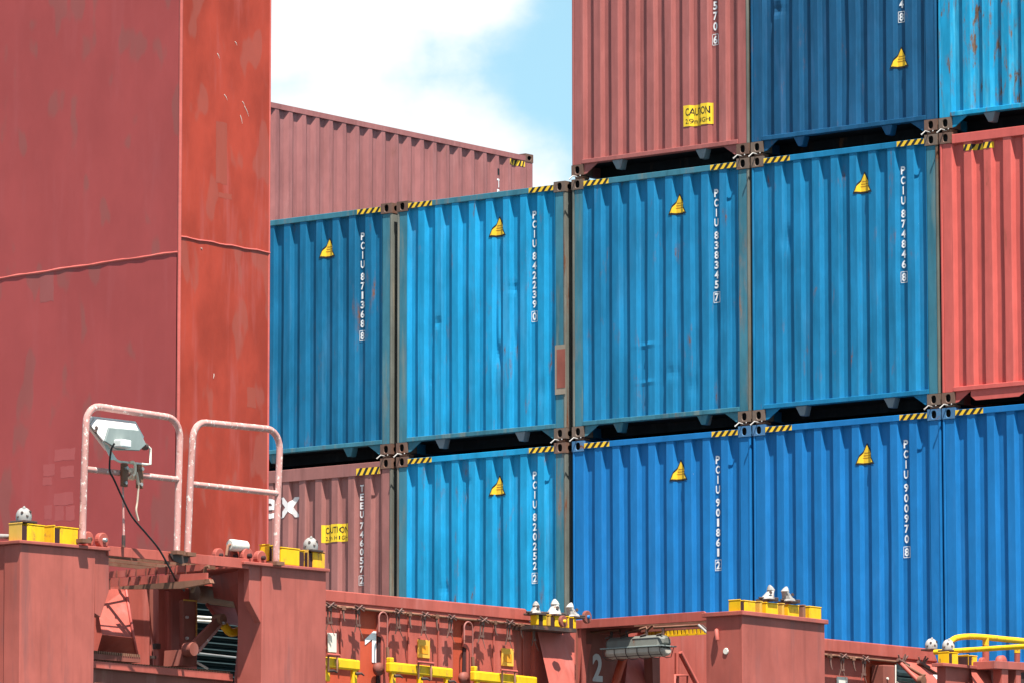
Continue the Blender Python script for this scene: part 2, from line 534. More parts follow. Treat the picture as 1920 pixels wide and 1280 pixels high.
class Flat:
    """flat print: 2-D faces with a layer height, later bent onto a surface"""

    def __init__(self):
        self.v, self.f, self.m, self.h = [], [], [], []

    def add(self, vs_, fs_, mi=0, h=0.0):
        o = len(self.v)
        self.v += vs_
        self.h += [h] * len(vs_)
        self.f += [tuple(i + o for i in f) for f in fs_]
        self.m += [mi] * len(fs_)

    def poly(self, pts, mi=0, h=0.0):
        self.add(list(pts), [tuple(range(len(pts)))], mi, h)

    def rect(self, u0, v0, u1, v1, mi=0, h=0.0):
        self.poly([(u0, v0), (u1, v0), (u1, v1), (u0, v1)], mi, h)

    def text(self, s, u, v, height, width=None, mi=0, h=0.0, bold=0.0, centre=False):
        vs_, fs_ = glyphs(s, 1.0, bold)
        if not vs_:
            return
        x0 = min(p[0] for p in vs_); x1 = max(p[0] for p in vs_)
        y0 = min(p[1] for p in vs_); y1 = max(p[1] for p in vs_)
        ky = height / (y1 - y0)
        kx = ky if width is None else width / max(x1 - x0, 1e-6)
        uu = u - (x1 - x0) * kx / 2 if centre else u
        self.add([(uu + (p[0] - x0) * kx, v + (p[1] - y0) * ky) for p in vs_], fs_, mi, h)

    def build(self, name, mats, parent, mapping, breaks=()):
        bm = bmesh.new()
        lay = bm.verts.layers.float.new('h')
        bv = []
        for p, h in zip(self.v, self.h):
            q = bm.verts.new((p[0], p[1], 0))
            q[lay] = h
            bv.append(q)
        for f, mi in zip(self.f, self.m):
            try:
                bf = bm.faces.new([bv[i] for i in f])
                bf.material_index = mi
            except ValueError:
                pass
        us = [p[0] for p in self.v]
        for b in breaks:
            if min(us) < b < max(us):
                bmesh.ops.bisect_plane(bm, geom=bm.verts[:] + bm.edges[:] + bm.faces[:], plane_co=(b, 0, 0), plane_no=(1, 0, 0))
        for q in bm.verts:
            q.co = mapping(q.co.x, q.co.y, q[lay])
        me = bpy.data.meshes.new(name)
        bm.to_mesh(me)
        bm.free()
        for m in mats:
            me.materials.append(m)
        return link(name, me, parent)


# ------------------------------------------------------------------ water, hull, deck, hatch cover
W_, L_, H_ = 2.438, 12.192, 2.896
ROW_Z = {'L': 0.0, 'M': 2.939, 'T': 5.878}
COL_X = {'Y': -7.44, 'A': 0.0, 'B': 2.511, 'C': 5.039, 'D': 7.508, 'E': 9.968}

structure(MB().prism([(-6000, -6000, -9.2), (6000, -6000, -9.2), (6000, 6000, -9.2), (-6000, 6000, -9.2)], 'z', -0.5).build('water', M_WATER))
structure(MB().box((-14, -70, -9.6), (12.9, 70, -3.4)).build('hull', M_HULL))
structure(MB().box((-13.9, -69.9, -3.396), (12.8, 69.9, -3.30)).build('deck', M_DECK))
structure(MB().box((-9.2, -11.6, -0.75), (9.3, -0.9, -0.45)).box((-9.2, -0.8, -0.34), (11.3, 12.6, -0.03)).build('hatch_cover', M_HATCH))

# ------------------------------------------------------------------ shipping containers
X0 = 1.065              # half width of the corrugated end panel
SL, DEEP = 0.032, 0.048  # slope width and depth of an end corrugation
RIB = 0.090
PER = (2 * X0 + RIB) / 9.0
INN = PER - RIB - 2 * SL


def end_prof(x):
    """depth of the corrugated end panel behind its outer ribs"""
    if x <= -X0 or x >= X0:
        return 0.0
    u = (x + X0) % PER
    if u < SL:
        t = u / SL
        return DEEP * t * t * (3 - 2 * t)
    if u < SL + INN:
        return DEEP
    if u < 2 * SL + INN:
        t = 1 - (u - SL - INN) / SL
        return DEEP * t * t * (3 - 2 * t)
    return 0.0


END_BREAKS = sorted({round(-X0 + k * PER + d, 5) for k in range(9) for d in [SL * j / 6 for j in range(7)] + [SL + INN + SL * j / 6 for j in range(7)]})
SPER = 0.278
SIDE_Y0, SIDE_Y1 = 0.17, L_ - 0.17
NSIDE = int((SIDE_Y1 - SIDE_Y0) / SPER)
SIDE_Y0 = (L_ - NSIDE * SPER) / 2


def side_prof(y):
    """depth of the corrugated long side behind its outer ribs"""
    u = (y - SIDE_Y0)
    if u < 0 or u > NSIDE * SPER:
        return 0.0
    u %= SPER
    a, s, b = 0.035, 0.068, 0.070
    if u < a:
        return 0.0
    if u < a + s:
        return 0.038 * (u - a) / s
    if u < a + s + b:
        return 0.038
    if u < a + 2 * s + b:
        return 0.038 * (1 - (u - a - s - b) / s)
    return 0.0


SIDE_BREAKS = [SIDE_Y0 + k * SPER + d for k in range(NSIDE) for d in (0.035, 0.103, 0.173, 0.241)]


def casting_mesh(name, sx, sz):
    """corner casting with its elongated holes in the end and the outer side; sx, sz = which way it faces"""
    mb = MB()
    w, d, h = 0.162, 0.178, 0.118
    x0, x1 = (-1.219, -1.219 + w) if sx < 0 else (1.219 - w, 1.219)
    z0, z1 = (0, h) if sz < 0 else (H_ - h, H_)
    n = 16

    def face(corner, ua, ub, la, lb, rn, dn, ra, rb):
        c = Vector(corner) + Vector(ua) * la / 2 + Vector(ub) * lb / 2
        ua, ub, dn = Vector(ua), Vector(ub), Vector(dn)
        out, rim, rim2, inn = [], [], [], []
        for k in range(n):
            a = 2 * math.pi * (k + 0.5) / n
            ca, sa = math.cos(a), math.sin(a)
            t = min(la / 2 / max(abs(ca), 1e-6), lb / 2 / max(abs(sa), 1e-6))
            out.append(c + ua * ca * t + ub * sa * t)
            ex = math.copysign(abs(ca) ** 0.8, ca); ey = math.copysign(abs(sa) ** 0.8, sa)
            rim.append(c + ua * ex * ra * 1.12 + ub * ey * rb * 1.10)
            rim2.append(c + ua * ex * ra + ub * ey * rb + dn * 0.007)
            inn.append(c + ua * ex * ra + ub * ey * rb + dn * rn)
        vs_ = out + rim + rim2 + inn
        fs_, ms = [], []
        for k in range(n):
            j = (k + 1) % n
            fs_ += [(k, j, n + j, n + k), (n + k, n + j, 2 * n + j, 2 * n + k)]
        mb.add(vs_, fs_, 0)
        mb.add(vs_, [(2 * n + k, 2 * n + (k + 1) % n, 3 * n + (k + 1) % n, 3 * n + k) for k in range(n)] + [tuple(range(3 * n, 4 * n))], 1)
        # true corners of the plate
        for k4, (qa, qb) in enumerate(((1, 1), (-1, 1), (-1, -1), (1, -1))):
            p = c + ua * qa * la / 2 + ub * qb * lb / 2
            near = sorted(range(n), key=lambda i: (out[i] - p).length)[:2]
            mb.add([p, out[near[0]], out[near[1]]], [(0, 1, 2)], 0)
    face((x0, 0, z0), (1, 0, 0), (0, 0, 1), w, h, 0.04, (0, 1, 0), 0.030, 0.042)
    xs, nx = (x0, (1, 0, 0)) if sx < 0 else (x1, (-1, 0, 0))
    face((xs, 0, z0), (0, 1, 0), (0, 0, 1), d, h, 0.04, nx, 0.042, 0.030)
    xo = x1 if sx < 0 else x0
    mb.add([(x0, 0, z0), (x1, 0, z0), (x1, d, z0), (x0, d, z0)], [(0, 1, 2, 3)])
    mb.add([(x0, 0, z1), (x1, 0, z1), (x1, d, z1), (x0, d, z1)], [(0, 1, 2, 3)])
    mb.add([(xo, 0, z0), (xo, d, z0), (xo, d, z1), (xo, 0, z1)], [(0, 1, 2, 3)])
    mb.add([(x0, d, z0), (x1, d, z0), (x1, d, z1), (x0, d, z1)], [(0, 1, 2, 3)])
    return mb


_cache = {}


def cached(key, fn):
    if key not in _cache:
        _cache[key] = fn()
    return _cache[key]


def part(name, me, mats, parent, bevel=0.0):
    """object on shared mesh data with its own materials"""
    o = link(name, me, parent, bevel)
    for i, m in enumerate(mats):
        o.material_slots[i].link = 'OBJECT'
        o.material_slots[i].material = m
    return o


def flip_y(mb):
    q = MB()
    q.v = [(x, L_ - y, z) for x, y, z in mb.v]
    q.f, q.m, q.s = mb.f, mb.m, mb.s
    return q


def side_mesh(sx):
    mb = MB()
    ys = [0.15] + SIDE_BREAKS + [L_ - 0.15]
    zs = [0.16, 2.79]
    vs_ = [(sx * (1.214 - side_prof(y)), y, z) for z in zs for y in ys]
    n = len(ys)
    mb.add(vs_, [(i, i + 1, n + i + 1, n + i) for i in range(n - 1)])
    # top and bottom side rails
    mb.box((sx * 1.150, 0.178, 2.79), (sx * 1.219, L_ - 0.178, 2.862))
    mb.box((sx * 1.150, 0.178, 0.02), (sx * 1.219, L_ - 0.178, 0.16))
    return mb


def hazard(mb, x0, x1, z0, z1, y, slant=0.05, n=4):
    """yellow strip with slanted black bars, a hair proud of the rail"""
    mb.add([(x0, y, z0), (x1, y, z0), (x1, y, z1), (x0, y, z1)], [(0, 1, 2, 3)], 0)
    p = (x1 - x0) / n
    for k in range(n):
        a = x0 + (k + 0.05) * p
        b = a + p * 0.46
        q = [(a, z0), (b, z0), (min(b + slant, x1), z1), (min(a + slant, x1), z1)]
        mb.add([(u, y - 0.0015, v) for u, v in q], [(0, 1, 2, 3)], 1)


def container(label, col, row, paint_m, frame_m, cast_m, cast_m2=None, post_m=None, header=0.065, stripes='LR', stripe_z=None,
              code=None, code_top=None, code_x=0.743, code_m=None, code_n=0.109, tri=None, caution=None, lugs='pair', dents=(), side_detail=False, rail_m=None, seed=0):
    r = random.Random(seed + 11)
    loc = (COL_X[col], 0, ROW_Z[row])
    root = thing('shipping_container', label, 'container', loc, 'containers stacked on the ship', local=True)
    post_m = post_m or (frame_m, frame_m)
    rail_m = rail_m or frame_m
    cast_m2 = cast_m2 or cast_m
    # castings
    for sx in (-1, 1):
        for sz in (-1, 1):
            for back in (0, 1):
                me = cached(('cast', sx, sz, back), lambda: (flip_y(casting_mesh('c', sx, sz)) if back else casting_mesh('c', sx, sz)).mesh('corner_casting', [M_CASTBROWN, M_HOLE]))
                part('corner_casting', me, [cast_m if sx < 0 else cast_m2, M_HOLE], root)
    # posts: folded section with an outer lip
    for sx in (-1, 1):
        for back in (0, 1):
            def mk():
                mb = MB()
                mb.box((sx * 1.072, 0.012, 0.118), (sx * 1.187, 0.16, H_ - 0.118))
                return flip_y(mb) if back else mb
            part('corner_post', cached(('post', sx, back), lambda: mk().mesh('corner_post', [M_TEAL])), [post_m[0 if sx < 0 else 1]], root, 0.006)

            def mk2():
                mb = MB().box((sx * 1.188, 0.006, 0.118), (sx * 1.214, 0.16, H_ - 0.118))
                return flip_y(mb) if back else mb
            pm = post_m[0 if sx < 0 else 1]
            part('post_lip', cached(('lip', sx, back), lambda: mk2().mesh('post_lip', [M_TEAL])), [M_LIP if (pm is M_TEAL or (sx > 0 and pm in (M_BROWN, M_MAROON))) else pm], root, 0.006)
    # rails
    rt = 2.867
    rb = rt - header
    MB().box((-1.057, 0.004, rb), (1.057, 0.10, rt)).build('top_rail', rail_m, root, 0.005)
    part('bottom_rail', cached('brail', lambda: MB().box((-1.072, -0.002, 0.122), (1.072, 0.09, 0.172)).mesh('bottom_rail', [M_TEAL])), [rail_m], root, 0.005)
    # corrugated end panel, dented where it has been knocked
    zs = sorted(set([0.172 + (rb - 0.172) * i / 64 for i in range(65)]))
    xs = sorted(set([-1.072] + END_BREAKS + [-X0 + k * PER + SL + INN * j / 4 for k in range(9) for j in (1, 2, 3)] + [-X0 + k * PER + 2 * SL + INN + RIB * j / 4 for k in range(8) for j in (1, 2, 3)] + [1.072]))
    dd = list(dents)
    for _ in range(5):
        dd.append((r.uniform(-1.0, 1.0), r.uniform(0.3, 2.5), r.uniform(0.05, 0.14), r.uniform(0.12, 0.45), r.uniform(-0.005, 0.008)))
    rib_waves = [(r.uniform(0, 6.28), r.uniform(1.2, 3.0), r.uniform(0.001, 0.0035)) for _ in range(12)]
    waves = [rib_waves[max(0, min(11, int((x + X0 + RIB / 2) / PER)))] for x in xs]

    def depth(x, z):
        y = 0.012 + end_prof(x)
        for (cx, cz, rx, rz, dp) in dd:
            y += dp * math.exp(-((x - cx) / rx) ** 2 - ((z - cz) / rz) ** 2)
        return y
    vs_ = []
    for z in zs:
        for i, x in enumerate(xs):
            edge = min(1.0, (z - 0.172) / 0.2, (rb - z) / 0.2)
            ph, fq, am = waves[i]
            vs_.append((x + edge * am * math.sin(ph + fq * z), depth(x, z), z))
    n = len(xs)
    MB().add(vs_, [(j * n + i, j * n + i + 1, (j + 1) * n + i + 1, (j + 1) * n + i) for j in range(len(zs) - 1) for i in range(n - 1)]).build('end_wall', paint_m, root)
    # sides, roof, underframe, door end
    for sx in (-1, 1):
        part('side_wall', cached(('side', sx), lambda: side_mesh(sx).mesh('side_wall', [M_TEAL])), [paint_m], root)
    part('roof', cached('roof', lambda: MB().box((-1.15, 0.10, 2.80), (1.15, L_ - 0.10, 2.855)).mesh('roof', [M_ROOF])), [M_ROOF], root)

    def floor_():
        mb = MB().box((-1.15, 0.09, 0.135), (1.15, L_ - 0.09, 0.17))
        for k in range(20):
            mb.box((-1.15, 0.45 + k * 0.6, 0.03), (1.15, 0.50 + k * 0.6, 0.135))
        return mb.mesh('underframe', [M_UNDER])
    part('underframe', cached('floor', floor_), [M_UNDER], root)

    def door_():
        mb = MB().box((-1.072, L_ - 0.06, 0.15), (1.072, L_ - 0.02, 2.80))
        for x in (-0.75, -0.3, 0.3, 0.75):
            mb.tube([(x, L_, 0.13), (x, L_, 2.82)], 0.02, 8)
        return mb.mesh('door', [M_TEAL])
    part('door', cached('door', door_), [paint_m], root)
    # gusset plates beside the lower castings and the lugs under the rail
    for sx in (-1, 1):
        part('gusset_plate', cached(('gus', sx), lambda: MB().prism([(sx * 1.055, 0.02, 0.122), (sx * 0.86, 0.02, 0.122), (sx * 1.02, 0.02, 0.012), (sx * 1.055, 0.02, 0.005)], 'y', 0.012).mesh('gusset_plate', [M_TEAL])), [rail_m], root)
    if lugs == 'pair':
        for sx in (-1, 1):
            part('underside_lug', cached(('lug', sx), lambda: MB().prism([(sx * 0.575 - 0.085, 0.012, 0.122), (sx * 0.575 + 0.065, 0.012, 0.122), (sx * 0.575 + 0.02, 0.03, 0.018), (sx * 0.575 - 0.035, 0.03, 0.018)], 'y', 0.10).mesh('underside_lug', [M_LUG])), [M_LUG if seed % 2 else rail_m], root, 0.006)
    else:
        MB().prism([(-0.86, 0.015, 0.121), (-0.17, 0.015, 0.121), (-0.20, 0.015, 0.045), (-0.26, 0.015, 0.012), (-0.80, 0.015, 0.012), (-0.86, 0.015, 0.06)], 'y', 0.012).build('underside_plate', rail_m, root)
    # hazard stripes
    sz0, sz1 = (rb + 0.004, min(rt - 0.003, rb + 0.085)) if stripe_z is None else stripe_z
    for k, sd in enumerate(stripes):
        if sd == '-':
            continue
        mb = MB()
        a, b = (-1.050, -0.70) if sd == 'L' else (0.70, 1.050)
        if sd == 'S':
            a, b = -0.92, -0.55
        if stripe_z is None:
            hazard(mb, a, b, sz0, sz1, 0.0025)
            mb.build('hazard_stripe', [M_YELLOWDEC, M_BLACKDEC], root)
        else:
            fl = Flat()
            fl.rect(a, sz0, b, sz1, 0, 0.0)
            p = (b - a) / 5
            for q in range(5):
                fl.poly([(a + q * p, sz0), (a + q * p + p * 0.45, sz0), (min(a + q * p + p * 0.85, b), sz1), (min(a + q * p + p * 0.4, b), sz1)], 1, 0.0015)
            fl.build('hazard_stripe', [M_YELLOWDEC, M_BLACKDEC], root, lambda u, v, h: (u, depth(u, v) - 0.003 - h, v), END_BREAKS)

    def stick(u, v, h):
        return (u, depth(u, v) - 0.005 - h, v)
    # vertical identification code
    if code:
        fl = Flat()
        z = code_top
        pitch = code_n
        for ch in code:
            if ch == ' ':
                z -= pitch * 0.30
                fl.build('lettering', [code_m or M_WHITE], root, stick, END_BREAKS)
                fl = Flat()
                continue
            if ch == '#':
                fl.rect(code_x - 0.035, z - pitch * 0.85, code_x + 0.035, z)
                z -= pitch * 1.25
                continue
            boxed = ch in 'abcdefghij'
            if boxed:
                ch = str('abcdefghij'.index(ch))
                z -= pitch * 0.28
                g, t = 0.010, 0.007
                u0, u1, v0, v1 = code_x - 0.027 - g - t, code_x + 0.027 + g + t, z - pitch * 0.80 - g - t, z + g + t
                fl.rect(u0, v0, u0 + t, v1); fl.rect(u1 - t, v0, u1, v1)
                fl.rect(u0, v0, u1, v0 + t); fl.rect(u0, v1 - t, u1, v1)
            wd = 0.014 if ch in 'I1' else 0.056
            if ch == '1':
                wd = 0.030
            fl.text(ch, code_x, z - pitch * 0.80, pitch * 0.80, wd, bold=0.032, centre=True)
            z -= pitch
        fl.build('lettering', [code_m or M_WHITE], root, stick, END_BREAKS)
    # height-warning triangle
    if tri:
        tx, tz = tri
        k_ = round((tx - 0.13 + X0 - 2 * SL - INN) / PER)
        tx = -X0 + k_ * PER + 2 * SL + INN + 0.165
        fl = Flat()

        def trip(s):
            return [(tx - 0.118 * s, tz - 0.105 * s), (tx + 0.118 * s, tz - 0.105 * s), (tx + 0.004 * s, tz + 0.115 * s), (tx - 0.004 * s, tz + 0.115 * s)]
        fl.poly(trip(1.06), 1, 0.0)
        fl.poly(trip(0.86), 0, 0.0015)
        for q, (a, b) in enumerate(((-0.03, 0.05), (-0.045, 0.06), (-0.05, 0.055))):
            zz = tz + 0.015 - 0.027 * q
            fl.rect(tx + a, zz, tx + b, zz + 0.007, 2, 0.003)
        fl.build('warning_triangle', [M_YELLOWDEC, M_BLACKDEC, M_AMBERDEC], root, stick, END_BREAKS)
    if caution:
        cx, cz, cw, chh = caution
        fl = Flat()
        fl.rect(cx, cz, cx + cw, cz + chh, 0, 0.0)
        fl.text('CAUTION', cx + cw * 0.08, cz + chh * 0.50, chh * 0.36, cw * 0.84, 1, 0.0015, bold=0.01)
        fl.text('2.9m HIGH', cx + cw * 0.08, cz + chh * 0.12, chh * 0.22, cw * 0.84, 1, 0.0015)
        fl.build('caution_sticker', [M_LEMONDEC, M_BLACKDEC], root, stick, END_BREAKS)
    return root, stick


def local(p, col, row):
    return (p[0] - COL_X[col], p[2] - ROW_Z[row])


def top_of(p, row):
    return p[2] - ROW_Z[row]


TQ = (M_TEAL, M_TEAL)
# top row
container('red-brown container in the top row with a yellow caution sticker and 5570 in white', 'C', 'T', M_MAROON, M_MAROON, M_CASTBROWN, M_CASTBROWN,
          code='5570g', code_top=top_of((5.837, 0, 7.749), 'T'), code_n=0.116, caution=local((5.375, 0, 6.269), 'C', 'T') + (0.375, 0.235), stripes='', seed=1)
container('dull navy container in the top row with a yellow triangle low on its end', 'D', 'T', M_DARKBLUE, M_DARKBLUE, M_CASTGREY, M_CASTBROWN, post_m=(M_DARKBLUE, M_DARKBLUE),
          code='4i', code_top=top_of((8.288, 0, 7.346), 'T'), tri=local((8.267, 0, 6.715), 'D', 'T'), stripes='', seed=2,
          dents=[(-0.86, 1.55, 0.06, 0.06, 0.03), (0.15, 1.2, 0.15, 0.4, 0.012)])
container('bright blue container with rust patches at the upper right corner of the picture', 'E', 'T', M_RUSTYCYAN, M_RUSTYCYAN, M_CASTGREY, seed=3, stripes='',
          rail_m=M_RUSTYCYAN)
# middle row
container('deep blue container marked 871368 partly hidden behind the red mast', 'A', 'M', M_DEEPBLUE, M_TEAL, M_CASTGREY, M_CASTBROWN,
          code='PCIU 871368i', code_top=top_of((0.785, 0, 5.538), 'M'), tri=local((0.264, 0, 5.4), 'A', 'M'), seed=4)
container('bright blue dented container marked 842239 with teal corner posts', 'B', 'M', M_CYAN, M_TEAL, M_CASTBROWN, M_CASTGREY,
          code='PCIU 842239a', code_top=top_of((3.301, 0, 5.545), 'M'), tri=local((2.773, 0, 5.408), 'B', 'M'), seed=5,
          dents=[(0.24, 1.02, 0.05, 0.10, 0.030), (0.24, 1.35, 0.035, 0.35, -0.022), (0.19, 0.80, 0.05, 0.2, -0.014), (-0.62, 1.45, 0.045, 0.05, 0.016), (-0.72, 0.80, 0.03, 0.06, 0.014), (0.45, 1.75, 0.045, 0.05, 0.016), (0.47, 1.15, 0.045, 0.12, 0.015), (0.88, 0.55, 0.08, 0.14, 0.012)])
container('mid blue container marked 838345 with greenish weathered corner posts', 'C', 'M', M_MIDBLUE, M_TEAL, M_CASTGREY, M_CASTGREY,
          code='PCIU 838345h', code_top=top_of((5.82, 0, 5.539), 'M'), tri=local((5.282, 0, 5.415), 'C', 'M'), seed=6,
          dents=[(-0.20, 0.55, 0.10, 0.02, -0.012), (-0.20, 0.95, 0.10, 0.02, -0.012), (0.15, 0.62, 0.07, 0.07, 0.014), (0.42, 0.45, 0.04, 0.10, 0.015)])
container('mid blue container marked 874846 below the navy container', 'D', 'M', M_MIDBLUE, M_MIDBLUE, M_CASTGREY, M_CASTGREY, post_m=(M_MIDBLUE, M_TEAL),
          code='PCIU 874846i', code_top=top_of((8.286, 0, 5.538), 'M'), tri=local((7.766, 0, 5.406), 'D', 'M'), seed=7, dents=[(-0.78, 1.95, 0.05, 0.12, 0.025)])
container('coral red container cut off by the right edge in the middle row', 'E', 'M', M_CORAL, M_CORAL, M_CASTBROWN, header=0.10, stripes='S', stripe_z=(2.675, 2.74), lugs='plate', seed=8)
# lower row
rootA, stickA = container('faded red-brown container with white ek lettering and a yellow caution sticker low in the stack', 'A', 'L', M_BROWN, M_BROWN, M_CASTBROWN, header=0.145, stripes='R',
                          stripe_z=None, code='TEEU 746057c', code_top=top_of((0.802, 0, 2.621), 'L'), code_m=M_OLDWHITE, code_n=0.100,
                          caution=local((0.174, 0, 1.985), 'A', 'L') + (0.40, 0.205), seed=9)
container('bright blue container marked 820252 directly above the hatch side', 'B', 'L', M_CYAN, M_TEAL, M_CASTBROWN, M_CASTBROWN, rail_m=M_CYAN,
          code='PCIU 820252c', code_top=top_of((3.279, 0, 2.604), 'L'), tri=local((2.755, 0, 2.471), 'B', 'L'), seed=10,
          dents=[(-0.55, 1.35, 0.045, 0.07, 0.016), (-0.35, 1.05, 0.045, 0.06, 0.015), (-0.2, 2.55, 0.045, 0.05, 0.015)])
container('royal blue container marked 901861, under the one with weathered posts', 'C', 'L', M_ROYAL, M_ROYAL, M_CASTBLUE,
          code='PCIU 901861c', code_top=top_of((5.819, 0, 2.604), 'L'), tri=local((5.285, 0, 2.472), 'C', 'L'), seed=11)
container('royal blue container marked 900970, beside the tall pedestal', 'D', 'L', M_ROYAL, M_ROYAL, M_CASTBLUE,
          code='PCIU 900970i', code_top=top_of((8.289, 0, 2.601), 'L'), tri=local((7.76, 0, 2.479), 'D', 'L'), seed=12)
container('royal blue container below the coral red one, cut off by the right edge', 'E', 'L', M_ROYAL, M_ROYAL, M_CASTBLUE, stripes='LR', seed=13)
# large white letters on the lower left container
fl = Flat()
ex = local((-0.694, 0, 2.311), 'A', 'L')
for ch, du, wd in (('e', 0.0, 0.20), ('x', 0.235, 0.30)):
    fl.text(ch, ex[0] + du - 0.02, ex[1], 0.235, wd, bold=0.02)
fl.build('lettering', [M_OLDWHITE], rootA, stickA, END_BREAKS)

# chalky container far behind, its long side in view above the blue ones; two more carry it
rootY, _ = container('chalky red-brown container behind, its long corrugated side above the blue ones', 'Y', 'T', M_FADEDBROWN, M_FADEDBROWN, M_CASTBROWN, stripes='', seed=14)
for row, sd, wh in (('M', 15, 'middle'), ('L', 16, 'lowest')):
    container('red-brown container, %s in the far stack hidden behind the mast' % wh, 'Y', row, M_BROWN, M_BROWN, M_CASTBROWN, stripes='', seed=sd)


def side_stick(u, v, h):
    return (1.214 - side_prof(u) + 0.003 + h, u, v)


fl = Flat()
cy_, cz_ = (-6.221, 11.412, 8.3)[1], 2.62
fl.rect(cy_ - 0.03, cz_ - 0.11, cy_ + 0.04, cz_ - 0.02, 0)
fl.build('code_mark', [M_BLACKDEC], rootY, side_stick, SIDE_BREAKS)
fl = Flat()
for k, ch in enumerate('TEEU'):
    fl.text(ch, cy_, cz_ - 0.29 - 0.15 * k, 0.125, 0.085, 0, bold=0.03, centre=True)
fl.build('lettering', [M_WHITE], rootY, side_stick, SIDE_BREAKS)
fl = Flat()
a, b, z0, z1 = L_ - 0.53, L_ - 0.19, 2.70, 2.775
fl.rect(a, z0, b, z1, 0, 0.0)
p = (b - a) / 5
for q in range(5):
    fl.poly([(a + q * p, z0), (a + q * p + p * 0.45, z0), (min(a + q * p + p * 0.85, b), z1), (min(a + q * p + p * 0.4, b), z1)], 1, 0.0015)
fl.build('hazard_stripe', [M_YELLOWDEC, M_BLACKDEC], rootY, side_stick, SIDE_BREAKS)

# bare primer and rust where the right post of the dented blue container was rubbed
_bR = [o for o in bpy.data.objects if o.get('label', '').startswith('bright blue dented')][0]
_p0, _p1 = local((3.584, 0, 3.991), 'B', 'M'), local((3.778, 0, 3.436), 'B', 'M')
MB().box((_p0[0], -0.001, _p1[1]), (1.2145, 0.004, _p0[1])).build('primer_patch', M_PRIMER, _bR)
MB().box((_p0[0] + 0.025, -0.003, _p1[1] + 0.07), (1.215, 0.003, _p0[1] - 0.05)).build('rust_patch', M_RUSTPANEL, _bR)

# twist locks between the stacked containers
LOCK_NAMES = {('A', 'M'): 'deep blue container marked 871368', ('B', 'M'): 'dented blue container marked 842239', ('C', 'M'): 'blue container with weathered green posts',
              ('D', 'M'): 'blue container below the navy one', ('E', 'M'): 'coral red container', ('C', 'T'): 'top red-brown container',
              ('D', 'T'): 'navy container', ('E', 'T'): 'rusted bright blue container'}


def lock_body():
    return MB().box((-0.055, -0.06, -0.012), (0.055, 0.06, 0.012)).lathe([(0.05, -0.022), (0.05, 0.022)], (0, 0, 0), n=10).mesh('lock_body', [M_RUSTY])


def lock_lever():
    mb = MB().tube([(0.0, -0.03, 0.0), (-0.03, -0.13, 0.012), (-0.055, -0.155, -0.022), (-0.062, -0.16, -0.030)], [0.006, 0.007, 0.008, 0.011], 8)
    mb.tube([(0.01, -0.05, 0.01), (0.04, -0.09, 0.015)], 0.007, 7)
    return mb.mesh('lever', [M_CREAM])


for (c, r_), nm in LOCK_NAMES.items():
    for sx, sn in ((-1, 'left'), (1, 'right')):
        if (c, sx) in (('A', -1), ('E', 1)):
            continue
        t = thing('twist_lock', 'pale lever twist lock under %s corner of %s' % (sn, nm), 'twist lock',
                  (COL_X[c] + sx * 1.131, 0.085, ROW_Z[r_] - 0.0215), 'twist locks between containers', local=True)
        part('lock_body', cached('lockb', lock_body), [M_RUSTY], t)
        part('lever', cached('lockl', lock_lever), [M_CONE], t)

# ------------------------------------------------------------------ red mast
mast = thing('crane_mast', 'tall red steel mast at the left, shaded front and bright orange-red side', 'mast', (8.0, -12.5, -3.3))
MX, MY0, MY1 = 9.6, -13.075, -11.885
MZS = (9.6, -13.081, 3.075)[2]          # weld seam height on the bright side
FZ0, FZ1 = MZS - 0.205, MZS - 0.132   # the front seam runs a little lower and tilts
MB().prism([(6.4, MY0, -3.3), (MX - 0.004, MY0, -3.3), (MX - 0.004, MY0, FZ1), (6.4, MY0, FZ0)], 'y', 0.03).build('front_panel', M_PILLAR, mast)
MB().prism([(6.4, MY0 - 0.004, FZ0), (MX - 0.004, MY0 - 0.004, FZ1), (MX - 0.004, MY0 - 0.004, 8.6), (6.4, MY0 - 0.004, 8.6)], 'y', 0.03).build('front_panel', M_PILLAR, mast)
MB().prism([(MX, MY0, -3.3), (MX, MY1, -3.3), (MX, MY1, MZS), (MX, MY0, MZS)], 'x', -0.03).build('side_panel', M_PILLARSIDE, mast)
MB().prism([(MX + 0.003, MY0, MZS), (MX + 0.003, MY1, MZS), (MX + 0.003, MY1, 8.6), (MX + 0.003, MY0, 8.6)], 'x', -0.03).build('side_panel', M_PILLARSIDE, mast)
MB().box((6.4, MY1 - 0.03, -3.3), (MX - 0.034, MY1, 8.6)).box((6.4, MY0 + 0.034, -3.3), (6.44, MY1 - 0.034, 8.6)).build('rear_panel', M_PILLAR, mast)
# weld seams and corner bead
pts = []
for i in range(40):
    x = 6.4 + (MX - 6.4) * i / 39
    t = (x - 6.4) / (MX - 6.4)
    pts.append((x, MY0 + 0.003, FZ0 + (FZ1 - FZ0) * t + 0.003 * math.sin(i * 0.9) + 0.008 * math.sin(t * 3.3)))
MB().tube(pts, [0.013 + 0.002 * math.sin(i * 2.1) for i in range(40)], 8).build('weld_seam', M_WELD, mast)
pts = [(MX + 0.003, MY0 + (MY1 - MY0) * i / 14, MZS + 0.004 * math.sin(i * 1.7)) for i in range(15)]
MB().tube(pts, [0.008 + 0.001 * math.sin(i * 2.7) for i in range(15)], 8).build('weld_seam', M_WELD, mast)
MB().tube([(MX - 0.004, MY0 + 0.004, -3.3 + 0.5 * i) for i in range(24)], 0.016, 10).build('corner_bead', M_WELD, mast)
MB().tube([(MX - 0.004, MY1 - 0.006, -3.3 + 0.5 * i) for i in range(24)], 0.012, 10).build('corner_bead', M_WELD, mast)


